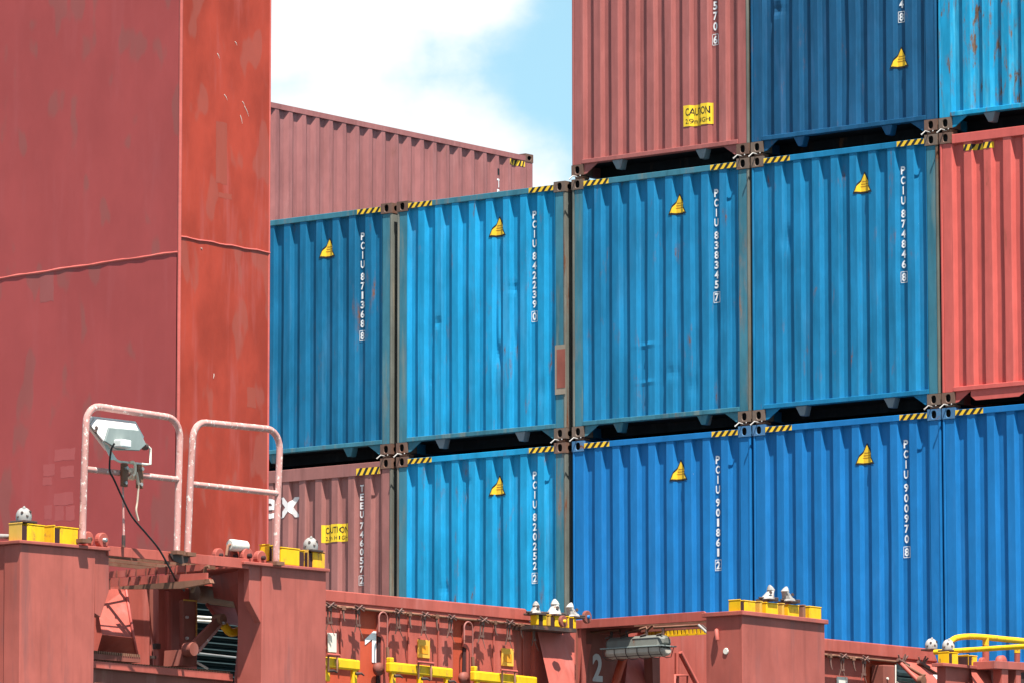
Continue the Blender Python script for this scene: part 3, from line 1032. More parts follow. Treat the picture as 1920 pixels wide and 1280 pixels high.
def patch(p0, p1, axis, mat, ragged=0.005):
    """thin skin of touch-up paint with a brushed outline"""
    a, b = Vector(p0), Vector(p1)
    fl_ = []
    if axis == 'x':
        u0, u1, v0, v1 = a.y, b.y, a.z, b.z
    else:
        u0, u1, v0, v1 = a.x, b.x, a.z, b.z
    n = 5
    for (s0, s1) in (((u0, v0), (u1, v0)), ((u1, v0), (u1, v1)), ((u1, v1), (u0, v1)), ((u0, v1), (u0, v0))):
        for i in range(n):
            t = i / n
            fl_.append((s0[0] + (s1[0] - s0[0]) * t + rng.uniform(-ragged, ragged), s0[1] + (s1[1] - s0[1]) * t + rng.uniform(-ragged, ragged)))
    if axis == 'x':
        P = [(MX + 0.0006, u, v) for u, v in fl_]
        if min(v0, v1) < MZS < max(v0, v1) or min(v0, v1) >= MZS - 0.05:
            P = [(MX + 0.0036, u, v) for u, v in fl_]
    else:
        P = [(u, MY0 - (0.0046 if max(v0, v1) > MZS + 0.1 else 0.0006), v) for u, v in fl_]
    MB().prism(P, axis, 0.0005 if axis == 'y' else -0.0005).build('paint_patch', mat, mast)


for a, b, m in (((9.6, -12.61, 4.152), (9.6, -12.464, 3.606), M_SIDEPATCH),
                ((9.6, -12.173, 1.862), (9.6, -12.058, 1.685), M_SIDEPATCH),
                ((9.6, -12.576, 3.526), (9.6, -12.399, 3.482), M_SIDEPATCH)):
    patch(a, b, 'x', m)
for a, b, m in (((7.966, -13.075, 2.924), (8.13, -13.075, 2.644), M_PATCH),
                ((8.16, -13.075, 1.332), (8.401, -13.075, 1.23), M_PALEPATCH),
                ((8.028, -13.075, 1.209), (8.163, -13.075, 1.106), M_PALEPATCH),
                ((8.232, -13.075, 1.177), (8.391, -13.075, 1.077), M_PALEPATCH),
                ((8.023, -13.075, 1.092), (8.132, -13.075, 1.024), M_PALEPATCH),
                ((8.159, -13.075, 0.947), (8.388, -13.075, 0.839), M_PALEPATCH),
                ((8.046, -13.075, 0.852), (8.136, -13.075, 0.724), M_PALEPATCH),
                ((8.173, -13.075, 0.834), (8.276, -13.075, 0.706), M_PALEPATCH),
                ((8.299, -13.075, 0.826), (8.402, -13.075, 0.698), M_PALEPATCH)):
    patch(a, b, 'y', m)
# scrapes down to white primer
mb = MB()
for pa, pb in (((9.6, -12.601, 4.749), (9.6, -12.572, 4.706)), ((9.6, -12.368, 4.888), (9.6, -12.34, 4.858)), ((9.6, -12.506, 4.398), (9.6, -12.463, 4.352)), ((9.6, -12.264, 4.37), (9.6, -12.236, 4.336)),
               ((9.6, -12.236, 4.332), (9.6, -12.178, 4.249)), ((9.6, -12.292, 4.243), (9.6, -12.263, 4.171)), ((9.6, -12.796, 3.007), (9.6, -12.782, 2.994)), ((9.6, -12.618, 1.934), (9.6, -12.624, 1.892))):
    a, b = Vector(pa), Vector(pb)
    a.x = b.x = MX + 0.003
    m_ = (a + b) / 2 + Vector((0, 0.004, 0.003))
    mb.tube([a, m_, b], [0.0035, 0.003, 0.001], 6)
mb.build('paint_scrape', M_CREAM, mast)

# ------------------------------------------------------------------ hatch side (coaming) with its doors, number and lashing gear
XC = 10.7
coam = thing('hatch_coaming', 'red steel hatch side with numbered panels in front of the lower containers', 'hatch side', (XC, -9.0, -3.3))
MB().prism([(10.64, -12.709, -0.088), (10.64, -9.394, -0.076), (10.64, -9.398, -1.259), (10.64, -12.702, -1.272)], 'x', -0.10).build('back_plate', M_ORANGERED, coam)
MB().prism([(10.71, -12.792, 0.009), (10.71, -9.654, 0.03), (10.71, -9.569, -0.033), (10.71, -9.554, -0.075), (10.71, -12.792, -0.09)], 'x', -0.14).build('top_band', M_DECKRED, coam, 0.008)
MB().prism([(10.7, -12.78, -0.091), (10.7, -9.526, -0.078), (10.7, -9.526, -0.107), (10.7, -12.78, -0.118)], 'x', -0.16).build('ledge', M_DECKRED, coam)
MB().tube([(10.725, -12.459, -0.125), (10.725, -9.542, -0.118)], 0.012, 8).build('lashing_bar', M_RUSTY, coam)
for P in (((10.68, -12.582, -0.122), (10.68, -11.915, -0.119), (10.68, -11.913, -0.605), (10.68, -12.579, -0.598)),
          ((10.68, -11.526, -0.121), (10.68, -10.642, -0.12), (10.68, -10.642, -0.579), (10.68, -11.524, -0.574)),
          ((10.68, -10.349, -0.12), (10.68, -9.43, -0.114), (10.68, -9.432, -0.577), (10.68, -10.349, -0.572))):
    MB().prism(P, 'x', -0.12).build('door_panel', M_DECKRED, coam, 0.010)
for P in (((10.685, -11.284, -0.143), (10.685, -11.269, -0.142), (10.685, -11.268, -0.559), (10.685, -11.283, -0.56)), ((10.685, -10.871, -0.135), (10.685, -10.856, -0.134), (10.685, -10.856, -0.563), (10.685, -10.871, -0.564)),
          ((10.685, -10.09, -0.142), (10.685, -10.075, -0.141), (10.685, -10.075, -0.556), (10.685, -10.091, -0.557)), ((10.685, -9.669, -0.134), (10.685, -9.654, -0.133), (10.685, -9.655, -0.561), (10.685, -9.67, -0.562)),
          ((10.685, -12.199, -0.156), (10.685, -12.185, -0.155), (10.685, -12.183, -0.585), (10.685, -12.197, -0.585))):
    MB().prism(P, 'x', 0.008).build('stiffener', M_DECKRED, coam)
# recesses for the hooked rods
for P in (((10.655, -11.647, -0.331), (10.655, -11.509, -0.336), (10.655, -11.508, -0.802), (10.655, -11.667, -0.811)), ((10.655, -10.468, -0.352), (10.655, -10.333, -0.353), (10.655, -10.333, -0.739), (10.655, -10.483, -0.747))):
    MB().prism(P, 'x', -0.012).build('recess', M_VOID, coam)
for P in (((10.665, -11.659, -0.148), (10.665, -11.522, -0.148), (10.665, -11.52, -0.803), (10.665, -11.614, -0.808), (10.665, -11.615, -0.348), (10.665, -11.659, -0.332)),
          ((10.665, -10.481, -0.165), (10.665, -10.345, -0.166), (10.665, -10.345, -0.74), (10.665, -10.436, -0.745), (10.665, -10.436, -0.369), (10.665, -10.481, -0.353))):
    MB().prism(P, 'x', -0.022).build('guide_plate', M_DECKRED, coam)
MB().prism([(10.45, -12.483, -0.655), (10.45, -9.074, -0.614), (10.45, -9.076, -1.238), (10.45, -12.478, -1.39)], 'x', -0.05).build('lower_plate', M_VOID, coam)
for P, m in (((((10.685, -12.368, -0.354), (10.685, -12.255, -0.352), (10.685, -12.254, -0.516), (10.685, -12.367, -0.518))), M_CREAM), ((((10.685, -11.151, -0.334), (10.685, -10.989, -0.334), (10.685, -10.989, -0.492), (10.685, -11.151, -0.492))), M_YPLATE),
             ((((10.685, -9.976, -0.338), (10.685, -9.808, -0.337), (10.685, -9.808, -0.494), (10.685, -9.976, -0.494))), M_YPLATE)):
    o = MB().prism(P, 'x', 0.012).build('placard', m, coam, 0.003)
    y0, y1 = P[0][1], P[1][1]
    if m is M_YPLATE:
        MB().prism([(10.699, y0 + 0.03, P[0][2] - 0.05), (10.699, y1 - 0.03, P[0][2] - 0.05), (10.699, y1 - 0.03, P[0][2] - 0.12), (10.699, y0 + 0.03, P[0][2] - 0.12)], 'x', 0.001).build('print', M_AMBERPALE, o)


def side_text(s, p, height, width, mat, parent, x, bold=0.03):
    fl_ = Flat()
    fl_.text(s, 0, 0, height, width, bold=bold)
    return fl_.build('lettering', [mat], parent, lambda u, v, h: (x, p[1] + u, p[2] + v))


one = Flat()
one.poly([(0.095, 0.0), (0.152, 0.0), (0.152, 0.272), (0.115, 0.272), (0.0, 0.195), (0.0, 0.145), (0.095, 0.20)])
_p1 = (10.645, -11.814, -0.566)
one.build('lettering', [M_WHITE], coam, lambda u, v, h: (10.645, _p1[1] + u, _p1[2] + v))

# second stretch of hatch side, right of the tall pedestal, and the sloping flap on it
coam2 = thing('hatch_coaming', 'red steel hatch side between the tall pedestal and the sloping flap', 'hatch side', (XC, -3.5, -3.3))
MB().prism([(10.74, -5.437, 0.047), (10.74, -3.183, 0.06), (10.74, -3.138, -0.019), (10.74, -3.101, -0.064), (10.74, -5.438, -0.073)], 'x', -0.14).build('top_band', M_DECKRED, coam2, 0.008)
MB().prism([(10.72, -5.41, -0.078), (10.72, -3.043, -0.065), (10.72, -3.044, -0.091), (10.72, -5.41, -0.101)], 'x', -0.16).build('ledge', M_DECKRED, coam2)
MB().prism([(10.63, -5.282, -0.068), (10.63, -3.666, -0.066), (10.63, -3.683, -1.003), (10.63, -5.295, -0.974)], 'x', -0.10).build('back_plate', M_ORANGERED, coam2)
MB().prism([(10.66, -5.325, -0.108), (10.66, -4.26, -0.107), (10.66, -4.276, -1.031), (10.66, -5.338, -0.977)], 'x', -0.09).build('door_panel', M_DECKRED, coam2, 0.01)
MB().tube([(10.745, -5.137, -0.106), (10.745, -3.78, -0.104)], 0.012, 8).build('lashing_bar', M_RUSTY, coam2)
MB().prism([(10.665, -4.749, -0.295), (10.665, -4.578, -0.293), (10.665, -4.581, -0.48), (10.665, -4.752, -0.484)], 'x', 0.012).build('placard', M_CREAM, coam2)
cab = thing('switch_box', 'small brown steel box with pale edge beside the sloping red flap', 'box', (10.7, -3.884, -0.341))
MB().prism([(10.8, -4.137, -0.153), (10.8, -3.945, -0.147), (10.8, -3.951, -0.453), (10.8, -4.143, -0.458)], 'x', -0.15).build('box_body', M_RUSTPANEL, cab, 0.01)
MB().tube([(10.81, -3.95, -0.143), (10.81, -3.956, -0.448)], 0.008, 6).build('edge_strip', M_CREAM, cab)
MB().lathe([(0.012, 0), (0.012, 0.015)], (10.8, -4.085, -0.284), (1, 0, 0), 8).build('bolt', M_CREAM, cab)

flap = thing('hatch_flap', 'sloping salmon red flap with a white stripe hanging from the hatch side', 'flap', (10.75, -3.416, -0.083))
MB().add([(10.74, -3.791, -0.094), (10.74, -2.97, -0.093), (11.15, -3.132, -0.424), (11.15, -3.778, -0.459), (10.7, -3.714, -0.103), (10.7, -2.891, -0.103), (11.11, -3.053, -0.434), (11.11, -3.7, -0.468)],
         [(0, 1, 2, 3), (7, 6, 5, 4), (0, 4, 5, 1), (1, 5, 6, 2), (2, 6, 7, 3), (3, 7, 4, 0)]).build('flap_plate', M_DECKRED, flap)
MB().add([(10.9, -3.437, -0.214), (10.9, -3.287, -0.21), (11.12, -3.322, -0.407), (11.12, -3.472, -0.415)], [(0, 1, 2, 3)]).build('white_stripe', M_WHITE, flap)
MB().tube([(10.76, -3.821, -0.102), (11.17, -3.817, -0.462)], 0.022, 8).build('flap_edge', M_DECKRED, flap)
MB().lathe([(0.05, 0), (0.05, 0.05)], (11.1, -3.968, -0.312), (1, 0, 0), 12).build('hinge_eye', M_RUSTY, flap)
vent2 = thing('louvre_vent', 'dark louvre opening under the sloping red flap', 'vent', (10.4, -3.089, -0.337))
MB().prism([(10.4, -3.346, -0.067), (10.4, -2.564, -0.075), (10.4, -2.572, -0.468), (10.4, -3.354, -0.509)], 'x', -0.03).build('vent_back', M_LOUVRE, vent2)
zt = (10.46, -3.426, -0.138)
for k in range(8):
    z = zt[2] - 0.055 * k
    MB().add([(10.44, zt[1], z), (10.44, zt[1] + 0.75, z), (10.50, zt[1] + 0.75, z - 0.035), (10.50, zt[1], z - 0.035)], [(0, 1, 2, 3)]).build('slat', M_LOUVRE if k != 2 else M_CREAM, vent2)


# lashing turnbuckles hanging from the bar
def buckle(kind):
    mb = MB()
    if kind == 0:
        mb.box((-0.016, -0.020, -0.06), (0.016, 0.020, 0.03))
        mb.tube([(0.01, -0.075, 0.0), (0.015, 0.075, 0.012)], 0.013, 7)
        mb.tube([(0.02, -0.05, 0.045), (0.03, 0.055, -0.03)], 0.009, 6)
        mb.tube([(0.025, 0.04, 0.045), (0.025, -0.03, -0.02)], 0.010, 6)
        mb.tube([(0, -0.018, -0.06), (0.0, -0.018, -0.20)], 0.009, 6)
        mb.tube([(0, 0.018, -0.06), (0.0, 0.018, -0.20)], 0.009, 6)
        mb.box((-0.014, -0.026, -0.225), (0.014, 0.026, -0.195))
        a = MB().tube([(0.0, 0.01, -0.22), (0.03, 0.035, -0.38)], [0.006, 0.003], 6).tube([(0, -0.02, -0.20), (-0.01, -0.035, -0.30)], 0.006, 6)
        return mb.mesh('buckle_body', [M_BUCKLE]), a.mesh('hook_rod', [M_BUCKLE])
    mb.box((-0.018, -0.022, -0.03), (0.018, 0.022, 0.025))
    mb.tube([(0.0, -0.05, 0.0), (0.01, 0.05, 0.005)], 0.013, 6)
    a = MB().tube([(0, 0, -0.02), (0.01, 0.004, -0.14), (0.02, 0.012, -0.19)], [0.013, 0.009, 0.006], 7)
    return mb.mesh('buckle_body', [M_RUSTY]), a.mesh('hook_rod', [M_BUCKLE])


BK = [buckle(0), buckle(1)]
for kind, p, lb in ((0, (10.77, -12.442, -0.136), 'turnbuckle hanging beside the white placard, half hidden by the pedestal'), (1, (10.77, -12.258, -0.137), 'short hook left of the turnbuckle over the white number 1'),
                    (0, (10.77, -12.066, -0.134), 'turnbuckle hanging above and left of the white number 1'), (0, (10.77, -11.526, -0.126), 'turnbuckle at the left edge of the first yellow placard panel'),
                    (1, (10.77, -11.366, -0.13), 'short hook up left of the first yellow placard'), (0, (10.77, -11.168, -0.131), 'turnbuckle straight above the first yellow placard'),
                    (1, (10.77, -10.991, -0.128), 'short hook up right of the first yellow placard'), (0, (10.77, -10.798, -0.13), 'turnbuckle at the right edge of the first yellow placard panel'),
                    (0, (10.77, -10.349, -0.125), 'turnbuckle at the left edge of the second yellow placard panel'), (1, (10.77, -10.175, -0.128), 'short hook up left of the second yellow placard'),
                    (0, (10.77, -9.977, -0.124), 'turnbuckle straight above the second yellow placard'), (1, (10.77, -9.801, -0.128), 'short hook up right of the second yellow placard'),
                    (0, (10.77, -9.616, -0.125), 'turnbuckle beside the salmon end bracket'), (1, (10.77, -5.004, -0.115), 'short hook next to the right edge of the tall pedestal'),
                    (0, (10.77, -4.799, -0.113), 'turnbuckle above the small white placard at right'), (1, (10.77, -4.619, -0.118), 'short hook between two turnbuckles right of the tall pedestal'),
                    (0, (10.77, -4.429, -0.117), 'turnbuckle above the orange-red plate at right')):
    t = thing('turnbuckle', 'dark greasy ' + lb, 'turnbuckle', p, 'lashing turnbuckles hung on the hatch side', local=True)
    body, rod = BK[kind]
    part('buckle_body', body, [M_BUCKLE if kind == 0 else M_RUSTY], t)
    part('hook_rod', rod, [M_BUCKLE], t)
    t.rotation_euler = (rng.uniform(-0.08, 0.08), 0, rng.uniform(-0.3, 0.3))
    t.scale = (0.9, 0.9, rng.uniform(0.58, 0.70))
for k, (p, lb) in enumerate((((10.78, -3.795, -0.117), 'first'), ((10.78, -3.443, -0.117), 'second'), ((10.78, -3.068, -0.111), 'third'))):
    t = thing('turnbuckle', 'spiky turnbuckle on the sloping flap, %s from the left' % lb, 'turnbuckle', p, 'lashing turnbuckles hung on the hatch side')
    v = Vector(p)
    MB().tube([v + Vector((0, -0.07, 0.03)), v + Vector((0.02, 0.09, -0.02))], 0.020, 7).tube([v + Vector((0, 0.0, 0.0)), v + Vector((0.03, 0.06, 0.075))], [0.016, 0.008], 6)\
        .tube([v, v + Vector((0.03, 0.02, 0.09))], [0.016, 0.008], 6).tube([v + Vector((0, -0.02, 0)), v + Vector((0, -0.06, 0.08))], [0.014, 0.008], 6).build('buckle_body', M_BUCKLE, t)
    MB().tube([v, v + Vector((0.10, 0.09, -0.08)), v + Vector((0.15, 0.13, -0.12)), v + Vector((0.15, 0.17, -0.11))], 0.015, 7).build('hook_rod', M_RUSTY, t)

# hooked rods standing in the recesses
for (a, b, c), lb in ((((10.74, -11.742, -0.428), (10.74, -11.685, -0.135), (10.74, -11.627, -0.454)), 'right of the white number 1'), (((10.74, -10.567, -0.456), (10.74, -10.507, -0.143), (10.74, -10.447, -0.467)), 'between the two yellow placard panels')):
    t = thing('hook_rod', 'thin bent steel rod with a rusty weight ' + lb, 'rod', b, 'bent rods in the hatch side')
    A, B, C = Vector(a), Vector(b), Vector(c)
    cen = (A + C) / 2
    r = (C.y - A.y) / 2
    top = B.z - r
    pts = [Vector((10.74, A.y, A.z + 0.12)), Vector((10.74, A.y, top))] + arc((10.74, cen.y, top), r, 180, 0, 8, (0, 1, 0), (0, 0, 1)) + [Vector((10.74, C.y, C.z))]
    MB().tube(pts, 0.0075, 8).build('rod', M_RODRED, t)
    MB().tube([Vector((10.74, C.y, C.z + 0.02)), Vector((10.745, C.y + 0.004, C.z - 0.09))], [0.015, 0.018], 8).build('weight', M_RUSTY, t)
    MB().lathe([(0.012, -0.03), (0.055, -0.02), (0.055, 0.02), (0.012, 0.03)], (10.70, A.y + 0.045, C.z - 0.17), (1, 0, 0), 14).build('roller', M_RUSTPANEL, t)

# yellow pipe rails along the foot of the doors
for (a, b, lo), lb in ((((10.82, -12.918, -0.616), (10.82, -12.082, -0.622), (10.82, -12.08, -0.977)), 'half hidden behind the pedestal left of the white number 1'),
                       (((10.82, -11.68, -0.612), (10.82, -10.816, -0.619), (10.82, -10.816, -0.912)), 'below the first yellow placard'),
                       (((10.82, -10.517, -0.62), (10.82, -9.62, -0.627), (10.82, -9.62, -0.897)), 'below the second yellow placard')):
    t = thing('foot_rail', 'yellow flat rail ' + lb, 'rail', a, 'yellow rails on the hatch side')
    A, B = Vector(a), Vector(b)
    MB().prism([A + Vector((0, 0, 0.046)), B + Vector((0, 0, 0.046)), B + Vector((0, 0, -0.044)), A + Vector((0, 0, -0.044))], 'x', -0.06).build('bar', M_YELLOW, t, 0.014)
    for f in (0.07, 0.50, 0.93):
        q = A.lerp(B, f)
        MB().box(q + Vector((-0.045, -0.028, -0.16)), q + Vector((-0.010, 0.028, -0.04))).build('tab', M_YELLOW, t, 0.008)
        MB().tube([q + Vector((0.01, -0.02, -0.075)), q + Vector((0.03, 0.03, -0.07)), q + Vector((0.02, 0.08, -0.085))], [0.015, 0.011, 0.006], 6).build('hook', M_DARKMETAL, t)
    MB().box(A + Vector((-0.055, 0.005, 0.04)), A + Vector((-0.005, 0.055, 0.085))).build('stub', M_YELLOW, t, 0.008)
for (a, b), lb in ((((10.84, -11.334, -0.552), (10.84, -11.129, -0.554)), 'under the first yellow placard'), (((10.84, -10.165, -0.555), (10.84, -9.952, -0.557)), 'under the second yellow placard'), (((10.84, -12.544, -0.559), (10.84, -12.397, -0.559)), 'under the white placard')):
    A, B = Vector(a), Vector(b)
    t = thing('grab_handle', 'thin red wire handle ' + lb, 'handle', a, 'wire handles on the hatch side')
    MB().tube([A + Vector((0, 0.01, -0.14)), A + Vector((0, 0.01, 0)), A + Vector((0, 0, 0.0)), B, B + Vector((0, -0.02, 0)), B + Vector((0, -0.02, -0.14))], 0.009, 6).build('wire', M_RUSTY, t)
    MB().tube([A + Vector((0, -0.01, 0.004)), B + Vector((0, 0.01, 0.004))], 0.013, 6).build('bar', M_DECKRED, t)

# ------------------------------------------------------------------ lower end of the hatch side: salmon bracket, cones and rollers
br = thing('end_bracket', 'salmon red slanted bracket plate left of the white number 2', 'bracket', (10.9, -9.458, -0.141))
MB().prism([(10.92, -9.816, -0.136), (10.92, -9.179, -0.129), (10.92, -9.179, -0.163), (10.92, -9.816, -0.169)], 'x', -0.5).build('flange', M_DARKMETAL, br)
MB().prism([(10.72, -9.536, -0.127), (10.72, -8.934, -0.118), (10.72, -8.939, -1.242), (10.72, -9.539, -1.221)], 'x', -0.05).build('web', M_DECKRED, br)
MB().add([(10.74, -9.531, -0.147), (10.74, -9.086, -0.134), (10.76, -9.002, -0.211), (10.96, -9.265, -0.742), (10.96, -9.592, -0.76)], [(0, 1, 2, 3, 4)])\
    .add([(10.74, -9.531, -0.147), (10.96, -9.592, -0.76), (10.73, -9.295, -0.734)], [(0, 1, 2)]).build('slanted_plate', M_DECKRED, br)


def cone(p, label, kind='cone', s=1.0, tilt=(0.0, 0.0)):
    """stacking cone of a twist lock on its base plate"""
    t = thing('stacking_cone', label, 'stacking cone', p, 'stacking cones on the pedestals')
    v = Vector(p)
    ax = Vector((tilt[0], tilt[1], 1))
    MB().box(v + Vector((-0.075, -0.075, 0)), v + Vector((0.075, 0.075, 0.018))).build('base_plate', M_DARKMETAL, t, 0.004)
    mb = MB()
    if kind == 'dome':
        mb.lathe([(0.058, 0.018), (0.062, 0.045), (0.060, 0.070), (0.048, 0.098), (0.028, 0.116), (0.006, 0.122)], v, ax, 18)
        mb.lathe([(0.014, 0), (0.011, 0.018), (0.004, 0.026)], v + Vector((0.02, -0.02, 0.105)), (0.3, -0.2, 1), 8)
        holes = MB()
        for a, h in ((-60, 0.075), (-20, 0.05), (15, 0.085), (-95, 0.045), (50, 0.06)):
            d = Vector((math.cos(math.radians(a)), math.sin(math.radians(a)), 0.25)).normalized()
            holes.lathe([(0.011, 0.052), (0.011, 0.0635)], v + Vector((0, 0, h - 0.012)), d, 8)
        mb.build('cone', M_CONE, t)
        holes.build('pin_hole', M_DARKMETAL, t)
    else:
        # hooked, leaning cone head: tapered, flattened, with a notch below the tip
        w = 0.062 * s
        rows = [(0.018, 1.15, 1.0, 0.0), (0.035, 0.95, 0.95, 0.0), (0.065, 0.62, 0.75, 0.15), (0.095, 0.42, 0.62, 0.3), (0.105, 0.60, 0.62, 0.3), (0.130, 0.36, 0.45, 0.15), (0.150, 0.10, 0.15, 0.0)]
        n = 10
        vs_ = []
        for (h, a, b, sh) in rows:
            for k in range(n):
                an = 2 * math.pi * k / n
                vs_.append(v + Vector((math.cos(an) * w * b + tilt[0] * h, math.sin(an) * w * a + sh * tilt[1] * 0.12 + tilt[1] * h * 0.3, h * s)))
        fs_ = [(i * n + k, i * n + (k + 1) % n, (i + 1) * n + (k + 1) % n, (i + 1) * n + k) for i in range(len(rows) - 1) for k in range(n)] + [tuple(range((len(rows) - 1) * n, len(rows) * n))]
        mb.add(vs_, fs_)
        mb.build('cone', M_CONE, t)
        MB().lathe([(0.016, 0.0), (0.016, 0.006)], v + Vector((w * 0.75, -0.01, 0.075)), (1, -0.3, 0.3), 8).tube([v + Vector((-0.02, -0.10, 0.025)), v + Vector((0.05, 0.10, 0.028))], 0.010, 6).build('pin_hole', M_DARKMETAL, t)


def foundation(p, label, wid=0.30, hgt=0.135, dep=0.22, mats=(None, None), slot=0.42, through=False):
    """yellow deck foundation box with a dark key slot; p = lower outer left corner"""
    t = thing('lock_foundation', label, 'foundation', p, 'yellow lock foundations')
    x, y, z = p
    m1, m2 = mats[0] or M_YELLOW, mats[1] or M_YELLOW
    s0, s1 = y + wid * slot - 0.03, y + wid * slot + 0.03
    MB().box((x - dep, y, z), (x, s0, z + hgt)).build('box_half', m1, t, 0.008)
    MB().box((x - dep, s1, z), (x, y + wid, z + hgt * 0.97)).build('box_half', m2, t, 0.008)
    if not through:
        MB().box((x - dep, s0 - 0.002, z), (x - 0.006, s1 + 0.002, z + hgt * 0.9)).build('slot', M_VOID, t)  # dark block set nearly flush, standing in for the slot's shade
    MB().box((x - dep - 0.003, y - 0.003, z + hgt), (x + 0.003, s0 + 0.003, z + hgt + 0.010)).build('top_plate', m1, t, 0.003)
    MB().box((x - dep - 0.003, s1 - 0.003, z + hgt * 0.97), (x + 0.003, y + wid + 0.003, z + hgt * 0.97 + 0.010)).build('top_plate', m2, t, 0.003)
    return t


def roller(p, label, r=0.058, w=0.035, axis=(1, 0, 0), mat=None, hub=None):
    t = thing('roller', label, 'roller', p, 'small rope rollers on the pedestals')
    v = Vector(p)
    MB().lathe([(r * 0.9, -w * 0.5), (r, -w * 0.38), (r, w * 0.38), (r * 0.9, w * 0.5)], v, axis, 20, 0, False).build('disc', mat or M_DECKRED, t)
    MB().lathe([(r * 0.30, -w), (r * 0.30, w), (r * 0.12, w * 1.05)], v, axis, 10).build('hub', hub or M_DARKMETAL, t)
    return t


# cones and yellow feet over the salmon bracket
foundation((10.9, -9.729, -0.13), 'small yellow foundation at the end of the hatch side, left of the ochre one', 0.14, 0.10, 0.08)
foundation((10.91, -9.571, -0.13), 'ochre yellow foundation in the middle above the salmon bracket', 0.20, 0.095, 0.08, (M_OCHRE, M_YELLOW), 0.3)
foundation((10.9, -9.278, -0.13), 'small yellow foundation at the end of the hatch side, right of the ochre one', 0.12, 0.10, 0.08)
cone((10.84, -9.682, -0.038), 'grey-stained leaning cone, leftmost of three above the salmon bracket', 'hook', 0.85, (0, 0.2))
cone((10.85, -9.424, -0.031), 'white tall cone in the middle above the salmon bracket', 'hook', 1.05, (0, 0.3))
cone((10.84, -9.121, -0.031), 'white hooked cone on the right above the salmon bracket', 'hook', 0.95, (0, -0.8))
roller((11, -9.486, -0.086), 'maroon roller disc with a yellow hole in front of the middle cone', 0.052, 0.03, mat=M_RUSTPANEL, hub=M_YELLOW)
roller((10.75, -8.807, 0.009), 'maroon roller disc with open centre on the beam end', 0.058, 0.03, mat=M_RUSTPANEL, hub=M_ROYAL)

# ------------------------------------------------------------------ pedestals along the ship's side
XP = 12.0
ped1 = thing('container_pedestal', 'broad red steel pedestal with flange, at the lower left corner', 'pedestal', (12, -17.145, -1.124))
MB().prism([(12, -17.573, -0.062), (12, -16.724, -0.049), (12, -16.739, -1.638), (12, -17.565, -1.675)], 'x', -0.17).build('web', M_PEDRED, ped1, 0.006)
MB().prism([(11.985, -16.713, -0.047), (11.985, -16.554, -0.043), (11.985, -16.55, -0.352), (11.985, -16.645, -0.566), (11.985, -16.707, -0.541)], 'x', -0.06).build('gusset', M_PEDRED, ped1, 0.004)
MB().prism([(12.025, -17.606, -0.036), (12.025, -16.58, -0.019), (12.025, -16.579, -0.046), (12.025, -17.605, -0.062)], 'x', -1.0).build('flange', M_PEDRED, ped1, 0.005)
_q = (12, -17.573, -0.062)
MB().prism([(11.828, _q[1] + 0.012, _q[2]), (11.828, _q[1] + 0.012, _q[2] - 2.4), (11.10, _q[1] + 0.012, _q[2] - 2.4), (11.70, _q[1] + 0.012, _q[2] - 0.32), (11.74, _q[1] + 0.012, _q[2])], 'y', 0.12).build('side_bracket', M_PEDRED, ped1)
MB().prism([(11.6, -17.806, -0.088), (11.6, -17.297, -0.084), (11.6, -17.345, -1.158), (11.6, -17.787, -1.182)], 'x', -0.2).build('rear_web', M_RUSTPANEL, ped1)
MB().tube([(11.8, -17.84, -0.009), (11.8, -17.498, 0.009)], 0.02, 8).build('pipe_end', M_GREYCABLE, ped1)

ped2 = thing('container_pedestal', 'red steel pedestal with tapered shoulder, left of the white number 1', 'pedestal', (12, -14.37, -0.972))
MB().prism([(12, -14.746, -0.023), (12, -13.946, -0.017), (12, -13.939, -1.512), (12, -14.754, -1.549), (12, -14.742, -0.525)], 'x', -0.26).build('web', M_PEDRED, ped2, 0.006)
MB().prism([(11.985, -14.886, -0.019), (11.985, -14.715, -0.019), (11.985, -14.712, -0.523), (11.985, -14.883, -0.324)], 'x', -0.06).build('gusset', M_PEDRED, ped2, 0.004)
MB().prism([(12.03, -14.996, -0.008), (12.03, -13.928, 0.004), (12.03, -13.928, -0.022), (12.03, -14.996, -0.034)], 'x', -1.1).build('flange', M_PEDRED, ped2, 0.005)
MB().add([(11.99, -14.734, -0.03), (11.99, -14.73, -0.524), (11.99, -14.743, -1.548), (11.4, -14.476, -1.514), (11.4, -14.326, -0.429), (11.4, -14.407, -0.26), (11.1, -14.303, -0.211), (11.1, -14.358, 0.04)],
         [(0, 1, 4), (0, 4, 5), (0, 5, 6, 7), (1, 2, 3, 4)]).build('splayed_plate', M_PEDRED, ped2)
MB().tube([(11.9, -14.59, -0.014), (11.9, -14.588, -0.291)], 0.008, 6).build('weld_line', M_WELD, ped2)

ped3 = thing('container_pedestal', 'tall red steel pedestal carrying four yellow foundations, in front of the royal blue containers', 'pedestal', (12, -7.526, -0.598))
_w = (12, -8.146, 0.01)
_v = (12, -6.852, 0.016)
MB().prism([_w, _v, (12, _v[1], -3.2), (12, _w[1], -3.2)], 'x', -0.40).build('web', M_PEDRED, ped3, 0.006)
MB().prism([(12.03, _w[1] - 0.03, _w[2] + 0.035), (12.03, _v[1] + 0.02, _w[2] + 0.035), (12.03, _v[1] + 0.02, _w[2] - 0.005), (12.03, _w[1] - 0.03, _w[2] - 0.005)], 'x', -0.46).build('flange', M_PEDRED, ped3, 0.005)
MB().lathe([(0.030, 0), (0.026, 0.008)], (11.82, _w[1] - 0.002, (11.345, -7.45, -0.311)[2]), (0, -1, 0), 12).build('white_disc', M_CREAM, ped3)
_y = _w[1] - 0.004
MB().tube([(11.72, _y, (11.232, -7.45, -0.12)[2]), (11.74, _y - 0.03, (11.244, -7.45, -0.13)[2]), (11.75, _y - 0.03, (11.249, -7.45, -0.209)[2])], 0.02, 8).build('bracket_hook', M_DECKRED, ped3)

